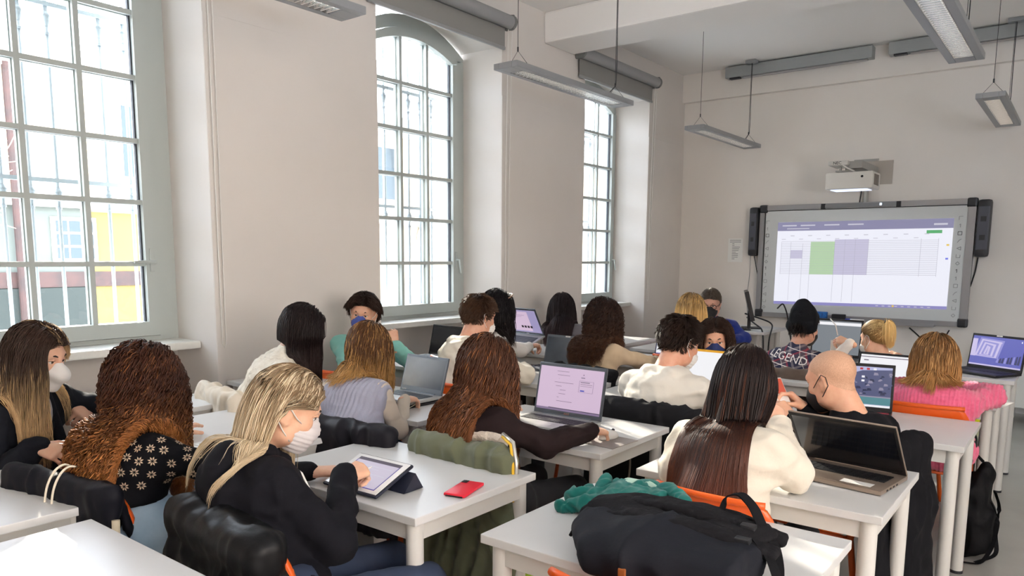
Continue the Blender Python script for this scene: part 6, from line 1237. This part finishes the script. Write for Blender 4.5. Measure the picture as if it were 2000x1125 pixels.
v, f = surface(p, .0055, cut=[lambda X: .002-X[..., 2]], disp=crum); v[:, 2] = np.maximum(v[:, 2], .001); v = v*V(.82, .85, .9); mk('body_fabric', v, f, gm_, r, True)
v, f = surface([cap((-.03, .10, .05), (.02, .13, .052), .022, k=.02), cap((.02, .13, .05), (.05, .11, .05), .02, k=.02)], .006, disp=folds(.005, 20, 3)); mk('pale_cuff', v, f, cloth('jersey_mint', (176, 206, 190), (90, .3, .003)), r, True)
# ------------------------------------------------------------------ bags on the floor
r = empty('backpack', (-.36, 4.36, 0), 0, 'black backpack standing on the floor against the desk legs', 'backpack'); bkb = cloth('bag_black', (17, 18, 22), (40, .5, .006), rough=.7)
v, f = surface([rbox((0, 0, .22), (.10, .13, .215), .07, k=.04), cap((.02, -.02, .40), (.05, .03, .45), .06, k=.05), rbox((.085, 0, .16), (.05, .10, .12), .04, k=.04)], .010, cut=[lambda X: .003-X[..., 2]], disp=folds(.016, 8, 71)); mk('main_body', v*V(.62, 1, .93), f, bkb, r, True)
m = MB(); m.tube([(.02, -.02, .49), (-.01, -.05, .53), (-.05, -.06, .50)], .008, 8); m.build('carry_loop', web, r, True)
for k, pts in enumerate(([(.13, .02, .33), (.17, .05, .25), (.15, .04, .12), (.19, .0, .01), (.06, -.16, .006)], [(.12, -.08, .30), (.18, -.06, .22), (.16, -.10, .08), (.10, -.18, .008), (-.02, -.20, .008)])): m = MB(); strap(m, [(p[0]*.62, p[1], p[2]) for p in pts], .010, .002); m.build('strap', web, r)
r = empty('sports_bag', (-1.62, 2.12, 0), 0, 'lime yellow bag with a black cord glimpsed under the backpack desk', 'bag'); v, f = surface([rbox((0, 0, .16), (.14, .09, .15), .06, k=.03)], .012, cut=[lambda X: .003-X[..., 2]], disp=folds(.012, 9, 81)); mk('body_fabric', v, f, cloth('nylon_lime', (190, 222, 30), (20, .3, .005), rough=.6), r, True); m = MB(); m.tube([(-.08, -.08, .30), (.0, -.10, .24), (.05, -.105, .10)], .007, 8); m.build('cord', black, r, True)
# ================================================================== LIGHT AND CAMERA
wd = bpy.data.worlds.new('sky'); SC.world = wd; wd.use_nodes = True; nt = wd.node_tree
bg = nt.nodes['Background']; bg.inputs['Color'].default_value = rgb((232, 241, 255)); bg.inputs['Strength'].default_value = SKY
def area(name, loc, rot, sx, sy, portal=False, e=0, col=(1, 1, 1)):
    l = bpy.data.lights.new(name, 'AREA'); l.shape = 'RECTANGLE'; l.size = sx; l.size_y = sy; l.energy = e; l.color = col
    o = bpy.data.objects.new(name, l); COL.objects.link(o); o.location = loc; o.rotation_euler = rot
    if portal: l.cycles.is_portal = True
    return o
for a, b in GL: area('window_portal', (XG-.45, (a+b)/2, 2.1), (0, -PI/2, 0), 2.4, 1.5, True)
for a, b in RW: area('window_portal', (XR+.42, (a+b)/2, 2.07), (0, PI/2, 0), 2.3, 2.0, True)
sn = bpy.data.lights.new('sun', 'SUN'); sn.energy = SUN; sn.color = (1., .9, .76); sn.angle = math.radians(.6)
so = bpy.data.objects.new('sun', sn); COL.objects.link(so); so.rotation_euler = Vector(SUNDIR).to_track_quat('-Z', 'Y').to_euler(); so.location = (-20, 12, 12)
cd = bpy.data.cameras.new('camera'); cd.sensor_width = 36; cd.lens = FPX/2000*36; cd.shift_y = (CY-562.5)/2000; cd.clip_start = .05
co = bpy.data.objects.new('camera', cd); COL.objects.link(co); SC.camera = co
co.matrix_world = Matrix(((CR[0], CU[0], -CF[0], CAM[0]), (CR[1], CU[1], -CF[1], CAM[1]), (CR[2], CU[2], -CF[2], CAM[2]), (0, 0, 0, 1)))
SC.view_settings.view_transform = 'Standard'; SC.view_settings.look = 'None'; SC.view_settings.exposure = EXPO; SC.view_settings.gamma = 1; SC.view_settings.use_curve_mapping = False
try:
    SC.cycles.use_denoising = True; SC.cycles.max_bounces = 10; SC.cycles.diffuse_bounces = 6; SC.cycles.glossy_bounces = 3; SC.cycles.transmission_bounces = 4; SC.cycles.transparent_max_bounces = 12
    SC.cycles.caustics_reflective = False; SC.cycles.caustics_refractive = False; SC.cycles.sample_clamp_indirect = 6
except Exception: pass
